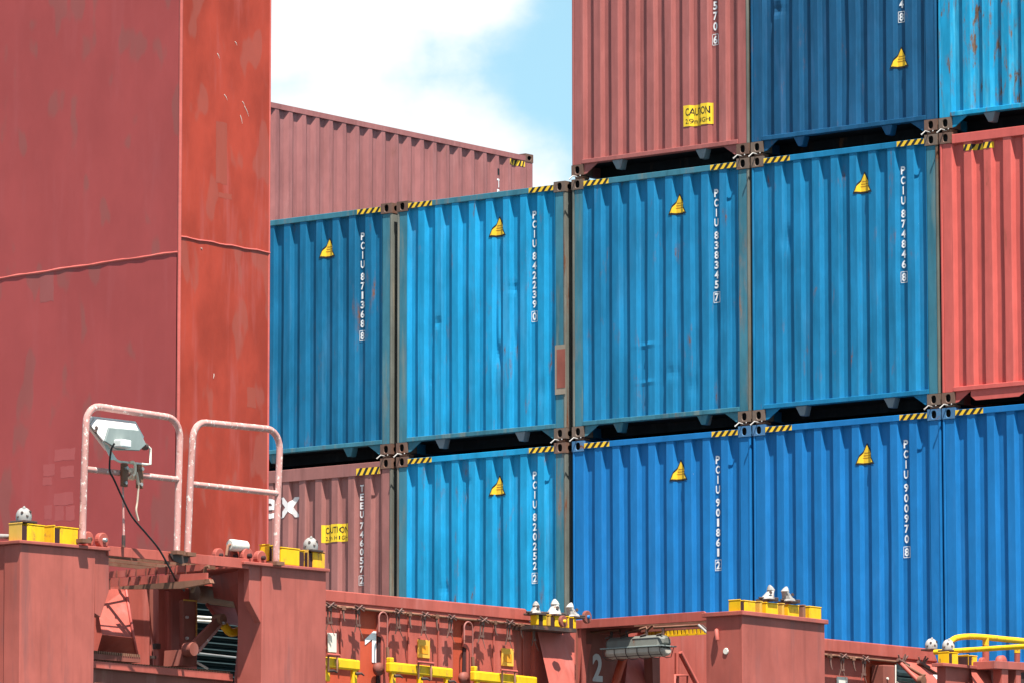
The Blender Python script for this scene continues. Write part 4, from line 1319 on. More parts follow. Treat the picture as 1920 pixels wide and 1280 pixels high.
ped4 = thing('container_pedestal', 'low red pedestal with slanted salmon plate under the yellow guard rail', 'pedestal', (11.6, -3.767, -0.375))
MB().prism([(11.6, -4.298, -0.179), (11.6, -3.406, -0.174), (11.6, -3.407, -0.205), (11.6, -4.299, -0.21)], 'x', -0.14).build('flange', M_PEDRED, ped4, 0.004)
MB().prism([(11.55, -4.187, -0.196), (11.55, -3.349, -0.194), (11.55, -3.369, -1.023), (11.55, -4.205, -1.06)], 'x', -0.10).build('web', M_PEDRED, ped4)
MB().add([(11.56, -3.767, -0.203), (11.56, -3.421, -0.199), (11.75, -3.662, -0.479), (11.75, -3.978, -0.495)], [(0, 1, 2, 3)]).add([(11.56, -3.767, -0.203), (11.75, -3.978, -0.495), (11.55, -3.749, -0.475)], [(0, 1, 2)]).build('slanted_plate', M_DECKRED, ped4)
MB().prism([(11.8, -3.711, -0.134), (11.8, -2.84, -0.114), (11.8, -2.842, -0.187), (11.8, -3.713, -0.211)], 'x', -0.3).build('beam', M_PEDRED, ped4, 0.004)
MB().lathe([(0.02, -0.03), (0.07, -0.025), (0.07, 0.025), (0.02, 0.03)], (11.75, -3.522, -0.141), (1, 0, 0), 16).build('lifting_eye', M_DECKRED, ped4)
MB().prism([(11.78, -3.56, -0.196), (11.78, -3.447, -0.195), (11.78, -3.468, -1.036), (11.78, -3.58, -1.041)], 'x', -0.1).build('post', M_DECKRED, ped4)
MB().prism([(11.78, -3.306, -0.192), (11.78, -3.221, -0.193), (11.78, -3.241, -1.025), (11.78, -3.326, -1.029)], 'x', -0.1).build('post', M_DECKRED, ped4)
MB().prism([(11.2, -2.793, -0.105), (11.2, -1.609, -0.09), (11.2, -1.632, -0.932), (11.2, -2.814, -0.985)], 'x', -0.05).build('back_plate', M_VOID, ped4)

# yellow foundations, cones and rollers on the pedestals
foundation((12, -17.561, -0.041), 'worn ochre and yellow foundation, outer of two on the lower left pedestal', 0.26, 0.135, 0.135, (M_OCHRE, M_YELLOW), 0.13)
foundation((12, -17.197, -0.034), 'bright yellow foundation beside the worn one on the lower left pedestal', 0.275, 0.135, 0.12, (None, None), 0.14)
foundation((11.8, -14.435, 0.046), 'yellow foundation behind the railing post on the middle pedestal', 0.11, 0.13, 0.1)
foundation((11.96, -14.462, 0.005), 'bright yellow foundation on the middle pedestal right of the railing post', 0.29, 0.135, 0.10, (None, None), 0.90)
foundation((11.96, -14.121, 0.007), 'yellow foundation with rusty lower half on the right end of the middle pedestal', 0.21, 0.135, 0.10, (M_OCHRE, M_YRUST), 0.12)
foundation((11.98, -8.143, 0.026), 'leftmost yellow foundation on the tall pedestal, its slot near the left edge', 0.235, 0.115, 0.13, (None, None), 0.14)
foundation((11.98, -7.839, 0.031), 'second yellow foundation on the tall pedestal, under the left cone', 0.285, 0.115, 0.08, (M_OCHRE, None), 0.24, True)
foundation((11.98, -7.49, 0.034), 'third yellow foundation on the tall pedestal, under the right cone', 0.265, 0.115, 0.06, (M_OCHRE, None), 0.24, True)
foundation((11.98, -7.162, 0.041), 'rightmost yellow foundation on the tall pedestal, at its right edge', 0.29, 0.115, 0.06, (M_RUSTY, None), 0.24, True)
foundation((11.55, -4.131, -0.183), 'left yellow foundation under the yellow guard rail', 0.165, 0.115, 0.125, (None, None), 0.20)
foundation((11.55, -3.789, -0.178), 'right yellow foundation under the yellow guard rail', 0.155, 0.10, 0.125, (None, None), 0.20)
cone((11.93, -17.465, 0.106), 'white domed cone with dark pin holes on the lower left pedestal', 'dome')
cone((11.91, -14.036, 0.139), 'white domed cone with dark pin holes on the middle pedestal', 'dome')
cone((11.93, -7.659, 0.167), 'white leaning cone, left of two on the tall pedestal', 'hook', 1.0, (0, 0.9))
cone((11.94, -7.331, 0.169), 'white hooked cone, right of two on the tall pedestal', 'hook', 1.0, (0, -0.9))
cone((11.4, -3.912, -0.044), 'white domed cone at the bend of the yellow guard rail', 'dome', 1.0)
cone((10.9, -3.46, 0.017), 'small white domed cone behind the end of the hatch side', 'dome', 0.9)
roller((11.9, -16.714, 0.041), 'red roller right behind the foot of the left railing post', 0.062, 0.04)
roller((11.97, -16.624, 0.036), 'red roller with bare steel hub in front of the left railing', 0.060, 0.05, hub=M_BOLT)
roller((11.9, -15.166, 0.03), 'leftmost red roller on the middle pedestal walkway', 0.058, 0.04, hub=M_VOID)
roller((11.85, -14.946, 0.041), 'red roller under the cream drum on the middle pedestal', 0.055, 0.06, hub=M_VOID)
roller((11.95, -14.885, 0.043), 'large red roller right of the cream drum', 0.068, 0.05, hub=M_VOID)
roller((11.95, -14.715, 0.039), 'red roller left of the yellow foundation behind the post', 0.060, 0.05, hub=M_VOID)
_d = Vector((11.9, -15.043, 0.125))
drum = thing('rope_drum', 'cream cylinder drum lying on the red rollers', 'drum', _d)
MB().lathe([(0.040, 0), (0.047, 0.01), (0.047, 0.17), (0.040, 0.18)], _d + Vector((0.01, 0.0, 0)), (0.15, 1, -0.03), 18).build('barrel', M_CREAM, drum)
MB().lathe([(0.018, 0), (0.018, 0.012)], _d + Vector((0.01 + 0.026, 0.178, -0.005)), (0.15, 1, -0.03), 10).build('axle', M_RUSTY, drum)
MB().tube([_d + Vector((0.02, 0.0, 0.0)), _d + Vector((0.02, -0.03, -0.01)), _d + Vector((0.02, -0.05, -0.09))], 0.012, 7).build('bracket', M_RUSTY, drum)

# ------------------------------------------------------------------ walkway between the two left pedestals
wb = thing('walkway_bridge', 'red grated walkway between the two left pedestals, seen from below', 'walkway', (12, -15.866, -0.044))
MB().prism([(12, -16.583, -0.005), (12, -14.903, 0.016), (12, -14.903, -0.064), (12, -16.582, -0.08)], 'x', -0.02).build('outer_beam', M_DECKRED, wb, 0.003)
MB().prism([(11.15, -15.682, 0.062), (11.15, -13.922, 0.077), (11.15, -13.921, -0.002), (11.15, -15.681, -0.015)], 'x', -0.02).build('inner_beam', M_DECKRED, wb)
_a, _b = Vector((12, -16.57, -0.029)), Vector((12, -14.929, -0.01))
MB().box((11.16, -15.02, _a.z - 0.03), (11.975, _b.y, _a.z - 0.015)).build('floor_plate', M_DECKRED, wb)
for k in range(3):
    x = 11.30 + k * 0.22
    MB().box((x, _a.y, _a.z - 0.035), (x + 0.010, -15.03, _a.z - 0.008)).build('bearing_bar', M_RUSTY, wb)
MB().prism([(11.071, -15.55, -0.078), (12.047, -15.55, -0.075), (12.125, -15.55, -0.088), (12.047, -15.55, -0.126), (11.072, -15.55, -0.13)], 'y', 0.02).build('cross_beam', M_DECKRED, wb)
MB().prism([(11.254, -15.75, -0.158), (12.291, -15.75, -0.171), (12.291, -15.75, -0.23), (11.255, -15.75, -0.222)], 'y', 0.02).build('cross_beam', M_DECKRED, wb)
for k in range(9):
    x = 11.05 + k * 0.105
    MB().box((x, -15.757, (11.785, -15.75, -0.218)[2] - 0.03), (x + 0.012, -15.75, (11.785, -15.75, -0.218)[2] + 0.06)).build('cross_rib', M_RUSTPANEL, wb)
    MB().box((x, -15.557, (11.605, -15.55, -0.117)[2] - 0.03), (x + 0.012, -15.55, (11.605, -15.55, -0.117)[2] + 0.045)).build('cross_rib', M_RUSTPANEL, wb)
MB().prism([(11.421, -15.8, -0.235), (12.357, -15.8, -0.228), (12.374, -15.8, -0.259), (12.056, -15.8, -0.287), (11.421, -15.8, -0.256)], 'y', 0.05).build('worn_edge', M_RUSTY, wb)
MB().tube([(12.213, -15.7, -0.213), (12.235, -15.7, -0.122), (12.269, -15.7, -0.115)], 0.014, 7).tube([(12.091, -15.7, -0.312), (12.124, -15.7, -0.251), (12.269, -15.7, -0.233)], 0.016, 7).build('clip', M_RUSTY, wb)
MB().prism([(12.005, -15.885, -0.012), (12.005, -15.65, -0.01), (12.005, -15.669, -0.068), (12.005, -15.745, -0.086), (12.005, -15.833, -0.067)], 'x', 0.015).build('joint_plate', M_DARKMETAL, wb)

# railings: bent pipe hoops with a mid rail, paint flaking to cream
for (lb, tl, tr, bl, br_, ml, mr_) in (('left', (12.02, -16.87, 1.071), (12.02, -15.773, 1.064), (12.02, -16.899, 0.012), (12.02, -15.8, 0.002), (12.02, -16.876, 0.57), (12.02, -15.781, 0.579)),
                                      ('right', (12.02, -15.62, 1.057), (12.02, -14.559, 1.086), (12.02, -15.674, -0.002), (12.02, -14.598, 0.004), (12.02, -15.641, 0.557), (12.02, -14.575, 0.568))):
    t = thing('pipe_railing', ('left bent pipe railing with the floodlight, flaking pink paint' if lb == 'left' else 'right bent pipe railing without floodlight, flaking pink paint'), 'railing', bl, 'pipe railings on the walkway')
    TL, TR, BL, BR = Vector(tl), Vector(tr), Vector(bl), Vector(br_)
    r = 0.15
    top_z = lambda y: TL.z + (TR.z - TL.z) * (y - TL.y) / (TR.y - TL.y)
    pts = [BL, BL.lerp(TL, 0.5)] + [Vector((12.02, TL.y + r - r * math.cos(math.radians(a)), top_z(TL.y + r) - r + r * math.sin(math.radians(a)))) for a in range(0, 91, 15)]
    pts += [Vector((12.02, (TL.y + TR.y) / 2, top_z((TL.y + TR.y) / 2)))]
    pts += [Vector((12.02, TR.y - r + r * math.sin(math.radians(a)), top_z(TR.y - r) - r + r * math.cos(math.radians(a)))) for a in range(0, 91, 15)]
    pts += [TR.lerp(BR, 0.6), BR]
    MB().tube(pts, 0.0275, 12).build('hoop', M_PIPE, t)
    A, B = Vector(ml), Vector(mr_)
    MB().tube([A, B], 0.024, 12).build('mid_rail', M_PIPE, t)
    for q in (BL, BR):
        MB().box(q + Vector((-0.05, -0.05, -0.02)), q + Vector((0.05, 0.05, 0.01))).build('foot_plate', M_RUSTY, t)

# floodlight on the left railing
fp = Vector((12.02, -16.446, 0.624))
fld = thing('floodlight', 'white and grey floodlight clamped to the left railing, tilted down', 'floodlight', fp)
_pl = [(12.17, -16.781, 0.893), (12.17, -16.429, 0.904), (12.17, -16.347, 0.798), (12.17, -16.428, 0.741), (12.17, -16.675, 0.727), (12.17, -16.829, 0.78)]
_fr = [(11.98, -16.734, 0.986), (11.98, -16.263, 0.992), (11.98, -16.168, 0.887), (11.98, -16.242, 0.788), (11.98, -16.571, 0.758), (11.98, -16.782, 0.928)]
_fo = [(11.975, -16.747, 0.998), (11.975, -16.245, 1.005), (11.975, -16.144, 0.89), (11.975, -16.224, 0.777), (11.975, -16.577, 0.746), (11.975, -16.801, 0.926)]
mb = MB()
mb.add(_fr + _pl, [(k, (k + 1) % 6, 6 + (k + 1) % 6, 6 + k) for k in range(6)] + [tuple(range(5, -1, -1))])
mb.build('housing', M_LAMPWHITE, fld, 0.006)
MB().prism(_pl, 'x', 0.012).build('back_housing', M_LAMPGREY, fld, 0.01)  # grey colour stands in for shading on the lamp's back
MB().prism(_fo, 'x', -0.025).build('front_frame', M_LAMPWHITE, fld, 0.004)
MB().prism([(11.949, p[1] + (0.04 if i in (0, 4, 5) else -0.04), p[2] + (0.03 if i in (3, 4, 5) else -0.03)) for i, p in enumerate(_fr)], 'x', -0.004).build('lens', M_GLASS, fld)
mb = MB()
for q in ((12.07, -16.806, 0.898), (12.07, -16.763, 0.868), (12.07, -16.818, 0.872)):
    mb.lathe([(0.013, -0.04), (0.013, 0.0)], q, (0.5, -0.8, 0.2), 8)
mb.build('latch', M_DARKMETAL, fld)
jb = Vector((12.21, -16.664, 0.771))
MB().box(jb + Vector((-0.04, -0.06, -0.032)), jb + Vector((0.05, 0.06, 0.032))).build('junction_box', M_LAMPWHITE, fld, 0.012)
MB().tube([(12.06, -16.219, 0.818), (12.06, -16.165, 0.789), (12.06, -16.164, 0.666), (12.06, -16.217, 0.66), (12.06, -16.528, 0.656), (12.06, -16.577, 0.668), (12.06, -16.715, 0.823)], 0.010, 8).build('bracket', M_CREAM, fld)
MB().prism([(12.1, -16.776, 0.79), (12.1, -16.746, 0.797), (12.1, -16.603, 0.663), (12.1, -16.67, 0.653)], 'x', 0.006).build('bracket_arm', M_LAMPWHITE, fld)
MB().lathe([(0.028, 0), (0.028, 0.03)], (12.08, -16.266, 0.795), (0, 1, 0.1), 10).build('pivot_knob', M_DARKMETAL, fld)
for (px_, a, b) in ((0, (12.06, -16.472, 0.644), (12.06, -16.482, 0.463)), (1, (12.06, -16.292, 0.651), (12.06, -16.302, 0.465))):
    A, B = Vector(a), Vector(b)
    MB().box((12.05, A.y - 0.032, B.z), (12.075, A.y + 0.032, A.z)).build('clamp_strap', M_RUSTY, fld, 0.004)
    MB().lathe([(0.014, 0), (0.014, 0.03)], (12.07, A.y, A.z - 0.035), (1, 0, 0), 8).lathe([(0.014, 0), (0.014, 0.02)], (12.07, A.y, B.z + 0.03), (1, 0, 0), 8).build('clamp_bolt', M_BOLT, fld)
cb = thing('power_cable', 'black cable hanging from the floodlight down to the walkway', 'cable', (12.08, -16.662, 0.726))
MB().tube(curve_pts([(12.22, -16.761, 0.766), (12.18, -16.753, 0.72), (12.1, -16.682, 0.631), (12.09, -16.664, 0.558), (12.07, -16.599, 0.511), (12.07, -16.498, 0.373), (12.07, -16.385, 0.236), (12.07, -16.222, 0.119), (12.07, -16.071, 0.008), (12.07, -15.944, -0.13), (11.95, -15.719, -0.221), (11.8, -15.461, -0.267)], 6), 0.0080, 8).build('cable', M_CABLE, cb)
rp = thing('rope', 'frayed pale rope tied round the mid rail below the floodlight', 'rope', (12.05, -16.367, 0.587))
mb = MB()
loop = []
for i in range(50):
    a = i / 49 * 4 * 2 * math.pi
    q = Vector((12.02, -16.359, 0.577)) + Vector((0.040 * math.cos(a), -0.05 + 0.1 * i / 49 + 0.01 * math.sin(a * 2.3), 0.040 * math.sin(a)))
    loop.append(q)
mb.tube(loop, 0.010, 6)
mb.tube(curve_pts([(12.07, -16.415, 0.657), (12.08, -16.389, 0.662), (12.085, -16.369, 0.634), (12.085, -16.375, 0.575), (12.08, -16.394, 0.553)], 5), 0.012, 7)
mb.build('coil', M_ROPE, rp)
MB().tube(curve_pts([(12.08, -16.351, 0.586), (12.07, -16.314, 0.485), (12.06, -16.313, 0.36), (12.06, -16.325, 0.287), (12.06, -16.299, 0.21)], 6), [0.012] * 6 + [0.008] * 19, 6).build('tail', M_ROPE, rp)
ln = thing('hanging_line', 'thin straight line hanging from the clamp to the walkway', 'line', (12.02, -16.432, 0.466))
MB().tube([(12.02, -16.438, 0.474), (12.02, -16.425, 0.123), (12.02, -16.426, -0.003)], [0.008, 0.009, 0.010], 6).build('line', M_PIPE, ln)
MB().tube([(12.02, -16.425, 0.089), (12.02, -16.426, -0.007)], 0.015, 6).build('end_sleeve', M_DARKMETAL, ln)

# ------------------------------------------------------------------ gear under the left walkway
bay = thing('bay_bulkhead', 'salmon red plates and a narrow door behind the left walkway', 'bulkhead', (10.9, -15.011, -0.959))
MB().prism([(10.95, -15.65, -0.181), (10.95, -14.927, -0.149), (10.95, -14.916, -1.129), (10.95, -15.637, -1.166)], 'x', -0.06).build('panel', M_DECKRED, bay)
MB().prism([(10.95, -14.817, -0.141), (10.95, -14.345, -0.135), (10.95, -14.335, -1.099), (10.95, -14.806, -1.123)], 'x', -0.06).build('panel', M_DECKRED, bay)
MB().prism([(10.99, -14.744, -0.173), (10.99, -14.692, -0.17), (10.99, -14.682, -1.118), (10.99, -14.734, -1.121)], 'x', -0.05).build('stiffener', M_DECKRED, bay, 0.01)
MB().prism([(10.7, -14.734, -0.104), (10.7, -14.341, -0.077), (10.7, -14.33, -1.088), (10.7, -14.722, -1.108)], 'x', -0.04).build('recess_plate', M_RUSTPANEL, bay)
MB().tube([(10.9, -14.883, -0.321), (10.9, -14.861, -0.472), (10.9, -14.801, -0.664), (10.9, -14.806, -0.817)], 0.012, 6).tube([(10.92, -14.918, -0.347), (10.92, -14.868, -0.735)], 0.010, 6).build('rod', M_DECKRED, bay)
MB().box((10.92, -14.85, -0.608), Vector((10.92, -14.797, -0.652)) + Vector((0.04, 0, 0))).box((10.92, -14.907, -0.711), Vector((10.92, -14.848, -0.733)) + Vector((0.04, 0, 0))).build('latch', M_DARKMETAL, bay)
_dr = MB().prism([(11.1, -14.681, -0.249), (11.1, -14.52, -0.247), (11.1, -14.516, -0.679), (11.1, -14.673, -0.68)], 'x', -0.05).build('door', M_RUSTPANEL, bay, 0.01)
MB().tube([(11.105, -14.526, -0.248), (11.105, -14.522, -0.675)], 0.007, 6).tube([(11.105, -14.683, -0.25), (11.105, -14.526, -0.248)], 0.007, 6).build('edge_strip', M_OCHRE, _dr)
MB().lathe([(0.014, 0), (0.010, 0.02)], (11.1, -14.643, -0.39), (1, 0, 0), 8).lathe([(0.014, 0), (0.010, 0.02)], (11.1, -14.642, -0.56), (1, 0, 0), 8).build('bolt', M_BOLT, _dr)

sp = thing('sloping_plate', 'salmon sloping plate under the left end of the walkway, its foot in shade', 'plate', (11.4, -15.789, -0.769))
MB().add([(11.15, -15.622, -0.225), (11.15, -15.438, -0.221), (11.42, -15.642, -0.633), (11.42, -16.007, -0.631), (11.2, -15.819, -0.403)], [(0, 1, 2, 3, 4)]).build('upper_plate', M_DECKRED, sp)
MB().add([(11.42, -16.007, -0.633), (11.42, -15.642, -0.636), (11.2, -15.346, -0.759), (11.2, -15.827, -0.761)], [(0, 1, 2, 3)]).build('lower_plate', M_DECKRED, sp)
MB().tube([(11.16, -15.442, -0.222), (11.43, -15.647, -0.634), (11.21, -15.351, -0.759)], 0.012, 6).build('edge_strip', M_WELD, sp)

st = thing('step_ledge', 'short dark grated step below the sloping plate', 'step', (11.6, -16.04, -0.835))
MB().prism([(11.6, -16.326, -0.806), (11.6, -15.752, -0.806), (11.6, -15.751, -0.848), (11.6, -16.325, -0.852)], 'x', -0.4).build('step_frame', M_RUSTPANEL, st)
mb = MB()
_s0, _s1 = Vector((11.6, -16.326, -0.802)), Vector((11.6, -15.752, -0.802))
for k in range(22):
    y = _s0.y + (_s1.y - _s0.y) * (k + 0.2) / 22
    mb.box((11.25, y, _s0.z - 0.005), (11.605, y + 0.012, _s0.z + 0.018))
mb.build('serrated_bar', M_RUSTY, st)['kind'] = 'stuff'

lbm = thing('lower_walkway', 'lower red walkway beam with barred sunlight under the left gap', 'walkway', (11.7, -15.647, -0.944))
MB().prism([(11.7, -16.581, -0.876), (11.7, -14.746, -0.885), (11.7, -14.746, -0.945), (11.7, -16.581, -0.93)], 'x', -0.02).build('beam', M_DECKRED, lbm, 0.004)
MB().prism([(11.66, -16.537, -0.926), (11.66, -14.7, -0.941), (11.66, -14.698, -1.147), (11.66, -16.533, -1.242)], 'x', -0.02).build('lower_plate', M_RUSTPANEL, lbm)
_s0, _s1 = Vector((11.7, -16.582, -0.872)), Vector((11.7, -14.746, -0.881))
mb = MB()
for k in range(56):
    y = _s0.y + (_s1.y - _s0.y) * k / 56
    mb.box((10.98, y, _s0.z - 0.03), (11.69, y + 0.008, _s0.z + 0.004))
mb.build('grating', M_RUSTY, lbm)['kind'] = 'stuff'

lv = thing('louvre_vent', 'dark green-black louvre between the narrow door and the middle pedestal', 'vent', (10.6, -13.686, -0.828))
MB().prism([(10.55, -13.959, -0.086), (10.55, -13.159, -0.077), (10.55, -13.151, -1.021), (10.55, -13.949, -1.062)], 'x', -0.03).build('vent_back', M_LOUVRE, lv)
_t = Vector((10.62, -14.01, -0.165))
for k in range(14):
    z = _t.z - 0.054 * k
    MB().add([(10.56, _t.y, z), (10.56, _t.y + 0.85, z), (10.63, _t.y + 0.85, z - 0.036), (10.63, _t.y, z - 0.036), (10.63, _t.y, z - 0.040), (10.63, _t.y + 0.85, z - 0.040)],
             [(0, 1, 2, 3), (3, 2, 5, 4)]).build('slat', M_LOUVRE, lv)
MB().tube([(10.66, -14.011, -0.623), (10.66, -13.35, -0.633)], 0.009, 6).build('lower_bar', M_BOLT, lv)
for p_, q_ in (((10.66, -14.021, -0.323), (10.66, -13.827, -0.319)), ((10.66, -14.02, -0.354), (10.66, -13.813, -0.35))):
    MB().tube([p_, q_], 0.012, 6).build('bright_rod', M_CREAM, lv)

pipe = thing('cross_pipe', 'thick tan-brown pipe running under the walkway above the dark louvre', 'pipe', (11, -14.215, -0.195))
MB().tube([(11, -14.441, -0.171), (11, -13.881, -0.186)], 0.075, 16).build('pipe', M_TAN, pipe)
arm = thing('hinged_arm', 'brown hinged lever arm reaching up across the dark louvre', 'lever', (11.4, -14.979, -0.699))
A, B = Vector((11.4, -14.94, -0.684)), Vector((11.4, -14.597, -0.421))
d_ = (B - A).normalized()
s_ = Vector((1, 0, 0)).cross(d_).normalized()
MB().prism([A + s_ * 0.045, B + s_ * 0.034, B - s_ * 0.034, A - s_ * 0.045], 'x', 0.03).build('arm', M_RUSTPANEL, arm, 0.006)
MB().tube([A - s_ * 0.075 + d_ * 0.07, B - s_ * 0.055], 0.014, 7).build('side_rod', M_PIPE, arm)
MB().lathe([(0.045, -0.03), (0.05, 0.0), (0.045, 0.06)], B, (1, 0, 0), 14).build('top_pivot', M_RUSTY, arm)
MB().lathe([(0.016, 0.055), (0.012, 0.085)], B - Vector((0, 0, 0.03)), (1, 0, 0), 8).build('pivot_bolt', M_BOLT, arm)
MB().lathe([(0.055, -0.04), (0.06, 0.0), (0.055, 0.05)], A, (1, 0, 0), 14).build('foot_pivot', M_RUSTPANEL, arm)
MB().prism([(11.35, -14.962, -0.683), (11.35, -14.799, -0.682), (11.35, -14.792, -0.811), (11.35, -14.973, -0.813)], 'x', -0.2).build('foot_block', M_RUSTPANEL, arm)
MB().tube([(11.3, -14.742, -0.771), (11.3, -14.604, -0.815)], 0.010, 6).build('split_pin', M_CREAM, arm)
fl2 = thing('hatch_flap', 'small salmon red flap above the yellow pipe, between the louvre and the middle pedestal', 'flap', (11.2, -14.277, -0.276))
MB().add([(11.1, -14.375, -0.268), (11.1, -13.861, -0.278), (11.32, -14.114, -0.455), (11.32, -14.459, -0.434)], [(0, 1, 2, 3)]).build('flap_plate', M_DECKRED, fl2)
MB().tube([(11.1, -14.388, -0.269), (11.33, -14.484, -0.436)], 0.016, 7).build('flap_edge', M_DECKRED, fl2)
yp = thing('yellow_lever', 'bent yellow pipe handle in front of the dark louvre', 'handle', (11.4, -14.471, -0.495))
MB().tube(curve_pts([(11.4, -14.544, -0.448), (11.4, -14.504, -0.475), (11.4, -14.445, -0.511), (11.4, -14.372, -0.506), (11.4, -14.273, -0.478)], 5), 0.036, 12).build('pipe', M_YELLOW, yp)

# ------------------------------------------------------------------ walkway and lamp beside the tall pedestal
YB = -7.52
wb2 = thing('walkway_bridge', 'red walkway from the hatch side to the tall pedestal, above the white number 2', 'walkway', (11.0, YB, -0.1))
MB().prism([(9.635, -7.52, 0.12), (11.116, -7.52, 0.127), (11.182, -7.52, 0.084), (11.182, -7.52, 0.045), (11.115, -7.52, 0.039), (9.635, -7.52, 0.04)], 'y', 0.02).build('front_beam', M_DECKRED, wb2, 0.004)
MB().prism([(9.62, -7.5, 0.042), (9.683, -7.5, 0.039), (9.678, -7.5, -1.139), (9.616, -7.5, -1.137)], 'y', 0.08).build('post', M_PEDRED, wb2)
_g0, _g1 = Vector((9.632, -7.5, 0.057)), Vector((11.161, -7.5, 0.077))
MB().box((_g0.x, YB + 0.95, _g0.z - 0.03), (_g1.x, YB + 0.98, _g0.z + 0.05)).build('rear_beam', M_DECKRED, wb2)
MB().box((_g0.x + 0.02, YB + 0.03, _g0.z + 0.005), (_g0.x + 0.60, YB + 0.95, _g0.z + 0.017)).build('floor_plate', M_DECKRED, wb2)  # solid plate added to shade the number below
for k in range(4):
    y = YB + 0.10 + k * 0.22
    MB().box((_g0.x + 0.61, y, _g0.z - 0.02), (_g1.x, y + 0.012, _g0.z + 0.015)).build('bearing_bar', M_RUSTY, wb2)
MB().box((_g0.x + 0.1, YB + 0.25, _g0.z - 0.06), (_g1.x - 0.05, YB + 0.29, _g0.z - 0.01)).build('under_beam', M_RUSTPANEL, wb2)
MB().tube([(9.643, -7.3, 0.019), (9.987, -7.3, 0.026), (9.987, -7.3, -0.023), (10.297, -7.3, 0.035), (10.303, -7.3, 0.005), (10.378, -7.3, 0.061), (10.384, -7.3, 0.026), (10.905, -7.3, 0.024)], 0.012, 6).build('conduit', M_RUSTY, wb2)

ylad = thing('yellow_grid', 'yellow slatted grid under the walkway beside the tall pedestal', 'grid', (10.266, -6.8, 0.018))
y0_, zz = -6.9, (9.998, -6.9, 0.026)[2]
xa, xb = (9.967, -6.9, 0.027)[0], (10.716, -6.9, -0.01)[0]
MB().box((xa, y0_, zz + 0.03), (xb, y0_ + 0.02, zz + 0.05)).box((xa, y0_, zz - 0.05), (xb, y0_ + 0.02, zz - 0.035)).build('grid_frame', M_YELLOW, ylad)
for k in range(17):
    x = xa + (xb - xa) * k / 17
    MB().box((x, y0_ + 0.002, zz - 0.035), (x + 0.025, y0_ + 0.018, zz + 0.03)).build('slat', M_YELLOW, ylad)

nb = thing('number_bulkhead', 'red bulkhead with a white number 2 in the shade of the walkway', 'bulkhead', (9.65, -6.564, -0.441))
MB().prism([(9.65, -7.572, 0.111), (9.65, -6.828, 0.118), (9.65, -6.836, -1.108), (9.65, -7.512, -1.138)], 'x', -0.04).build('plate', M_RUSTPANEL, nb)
MB().prism([(9.61, -6.775, 0.144), (9.61, -5.217, 0.155), (9.61, -5.23, -1.035), (9.61, -6.783, -1.104)], 'x', -0.04).build('plate', M_DECKRED, nb)
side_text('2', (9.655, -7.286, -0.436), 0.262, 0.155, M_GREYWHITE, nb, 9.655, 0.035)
MB().tube([(9.85, -7.23, -0.536), (9.85, -7.045, -0.166)], 0.040, 4).build('brace', M_ORANGERED, nb)
MB().prism([(9.87, -6.638, -0.183), (9.87, -6.52, -0.181), (9.87, -6.51, -1.102), (9.87, -6.611, -1.106)], 'x', -0.10).build('strut', M_RUSTPANEL, nb)
MB().tube([(9.8, -6.153, -0.111), (9.8, -6.157, -0.577)], 0.022, 4).build('strut', M_DECKRED, nb)
MB().tube([(9.81, -6.115, -0.104), (9.81, -5.835, -0.408)], 0.026, 4).build('brace', M_DECKRED, nb)
MB().tube([(9.83, -6.231, -0.532), (9.83, -6.23, -0.329), (9.83, -6.025, -0.318), (9.83, -6.027, -0.521)], 0.014, 6).build('small_frame', M_DECKRED, nb)
MB().add([(9.67, -6.756, -0.16), (9.67, -6.386, -0.159), (9.87, -6.59, -0.603), (9.87, -7.092, -0.629)], [(0, 1, 2, 3)]).build('slanted_plate', M_DECKRED, nb)
MB().add([(9.67, -7.476, -0.093), (9.67, -7.32, -0.094), (9.67, -7.437, -0.49), (9.75, -7.582, -0.501)], [(0, 1, 2, 3)]).build('side_plate', M_DECKRED, nb)

# caged lamp hanging under it
A, B = Vector((9.849, -7.3, -0.151)), Vector((10.549, -7.3, -0.185))
lx0, lx1 = A.x, B.x
lz, ly = A.z, -7.3
lamp = thing('caged_lamp', 'long grey lamp with a clouded lens and wire cage hanging above the white number 2', 'lamp', (0.5 * (lx0 + lx1), ly, lz))


def bar_shell(x0, x1, prof, inset):
    """long body with rounded cross-section prof [(y, z)] and tapered ends"""
    n = len(prof)
    vs_ = []
    xs = [(x0, 0.55), (x0 + inset, 1.0), (x1 - inset, 1.0), (x1, 0.55)]
    for x, s in xs:
        cyy = sum(p[0] for p in prof) / n
        czz = sum(p[1] for p in prof) / n
        vs_ += [(x, ly + cyy + (p[0] - cyy) * s, lz + czz + (p[1] - czz) * s) for p in prof]
    fs_ = [(i * n + k, i * n + (k + 1) % n, (i + 1) * n + (k + 1) % n, (i + 1) * n + k) for i in range(3) for k in range(n)] + [tuple(range(n)), tuple(range(3 * n, 4 * n))]
    return vs_, fs_


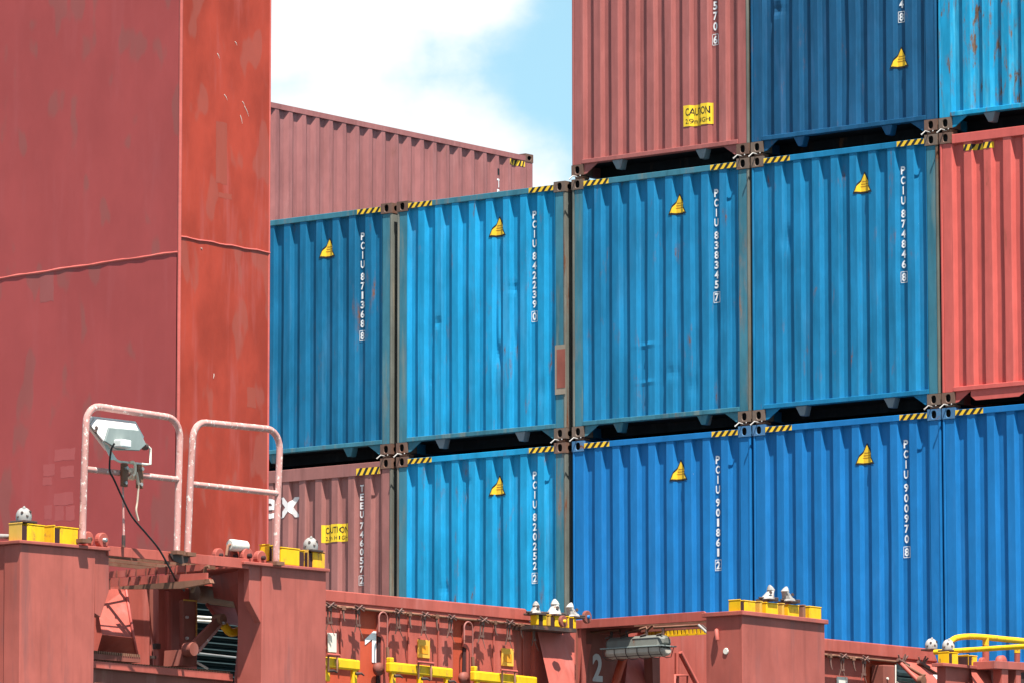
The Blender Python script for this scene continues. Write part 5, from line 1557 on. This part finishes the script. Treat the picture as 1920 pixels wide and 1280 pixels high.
MB().add(*bar_shell(lx0 + 0.01, lx1 - 0.01, [(-0.10, 0.0), (0.10, 0.0), (0.09, 0.07), (0.045, 0.105), (-0.045, 0.105), (-0.09, 0.07)], 0.05)).build('body', M_LAMPDARK, lamp, 0.006)
MB().box((lx0 - 0.012, ly - 0.115, lz - 0.006), (lx1 + 0.012, ly + 0.115, lz + 0.006)).build('rim', M_LAMPGREY, lamp, 0.003)
MB().add(*bar_shell(lx0, lx1, [(-0.10, -0.006), (-0.095, -0.05), (-0.06, -0.085), (0.0, -0.095), (0.06, -0.085), (0.095, -0.05), (0.10, -0.006)], 0.05)).build('lens', M_GLASS, lamp, 0.01)
mb = MB()
for k in range(6):
    x = lx0 + 0.02 + (lx1 - lx0 - 0.04) * k / 5
    mb.tube([(x, ly - 0.110, lz - 0.004), (x, ly - 0.106, lz - 0.055), (x, ly - 0.068, lz - 0.096), (x, ly, lz - 0.107), (x, ly + 0.068, lz - 0.096), (x, ly + 0.11, lz - 0.004)], 0.004, 5)
mb.tube([(lx0, ly - 0.09, lz - 0.08), (lx1, ly - 0.09, lz - 0.08)], 0.004, 5)
mb.build('wire_cage', M_DARKMETAL, lamp)
for x in (lx0 + 0.04, lx0 + 0.22, lx1 - 0.25, lx1 - 0.06):
    MB().tube([(x, ly, lz + 0.10), (x, ly, lz + 0.17)], 0.014, 7).tube([(x - 0.03, ly - 0.06, lz + 0.10), (x + 0.03, ly - 0.05, lz + 0.115)], 0.010, 6).build('hanger', M_DARKMETAL, lamp)
cd = thing('conduit_cable', 'grey cable pair bending from the walkway down the tall pedestal', 'cable', (11.134, -7.58, -0.025))
MB().tube(curve_pts([(11.089, -7.56, -0.002), (11.158, -7.58, -0.046), (11.281, -7.6, -0.136), (11.355, -7.62, -0.209), (11.372, -7.62, -0.293), (11.377, -7.62, -0.439)], 5), 0.013, 8).build('cable', M_GREYCABLE, cd)
MB().tube(curve_pts([(11.118, -7.55, -0.003), (11.204, -7.56, -0.066), (11.302, -7.58, -0.151), (11.364, -7.6, -0.233), (11.376, -7.6, -0.331), (11.369, -7.6, -0.438)], 5), 0.010, 8).build('cable', M_DARKMETAL, cd)
MB().tube([(11.379, -7.62, -0.259), (11.377, -7.62, -0.439)], 0.020, 8).build('sleeve', M_CABLE, cd)
MB().lathe([(0.022, 0), (0.028, 0.02), (0.028, 0.05), (0.02, 0.06)], (11.383, -7.62, -0.474), (0, 0, 1), 10).build('gland', M_BOLT, cd)
MB().tube([(11.383, -7.62, -0.469), (11.388, -7.62, -0.625)], 0.018, 8).build('lower_sleeve', M_CABLE, cd)

# yellow guard rail at the far right
gr = thing('guard_rail', 'yellow pipe guard rail with rounded end at the lower right corner', 'guard rail', (11.3, -3.585, -0.041))
MB().tube(curve_pts([(11.3, -3.799, -0.033), (11.3, -3.76, 0.042), (11.3, -3.666, 0.099), (11.3, -3.535, 0.128), (11.3, -3.347, 0.145), (11.3, -3.111, 0.152), (11.3, -2.778, 0.154), (11.3, -2.053, 0.161)], 6), 0.030, 12).build('top_rail', M_YELLOW, gr)
MB().tube([(11.231, -3.9, -0.038), (12.482, -3.9, -0.03)], 0.025, 12).build('lower_rail', M_YELLOW, gr)
MB().tube([(11.3, -3.102, 0.15), (11.3, -3.103, 0.071)], 0.032, 12).build('post_top', M_YELLOW, gr)
MB().tube([(11.3, -3.103, 0.071), (11.3, -3.109, -0.18)], 0.034, 12).build('post', M_DECKRED, gr)
MB().tube([(11, -2.076, 0.138), (11, -2.077, 0.074)], 0.032, 10).build('post_top', M_YELLOW, gr)
MB().tube([(11, -2.077, 0.074), (11, -2.081, -0.07)], 0.030, 10).build('post', M_DECKRED, gr)
roller((11.5, -3.469, -0.126), 'red roller beside the right foundation under the guard rail', 0.05, 0.04)
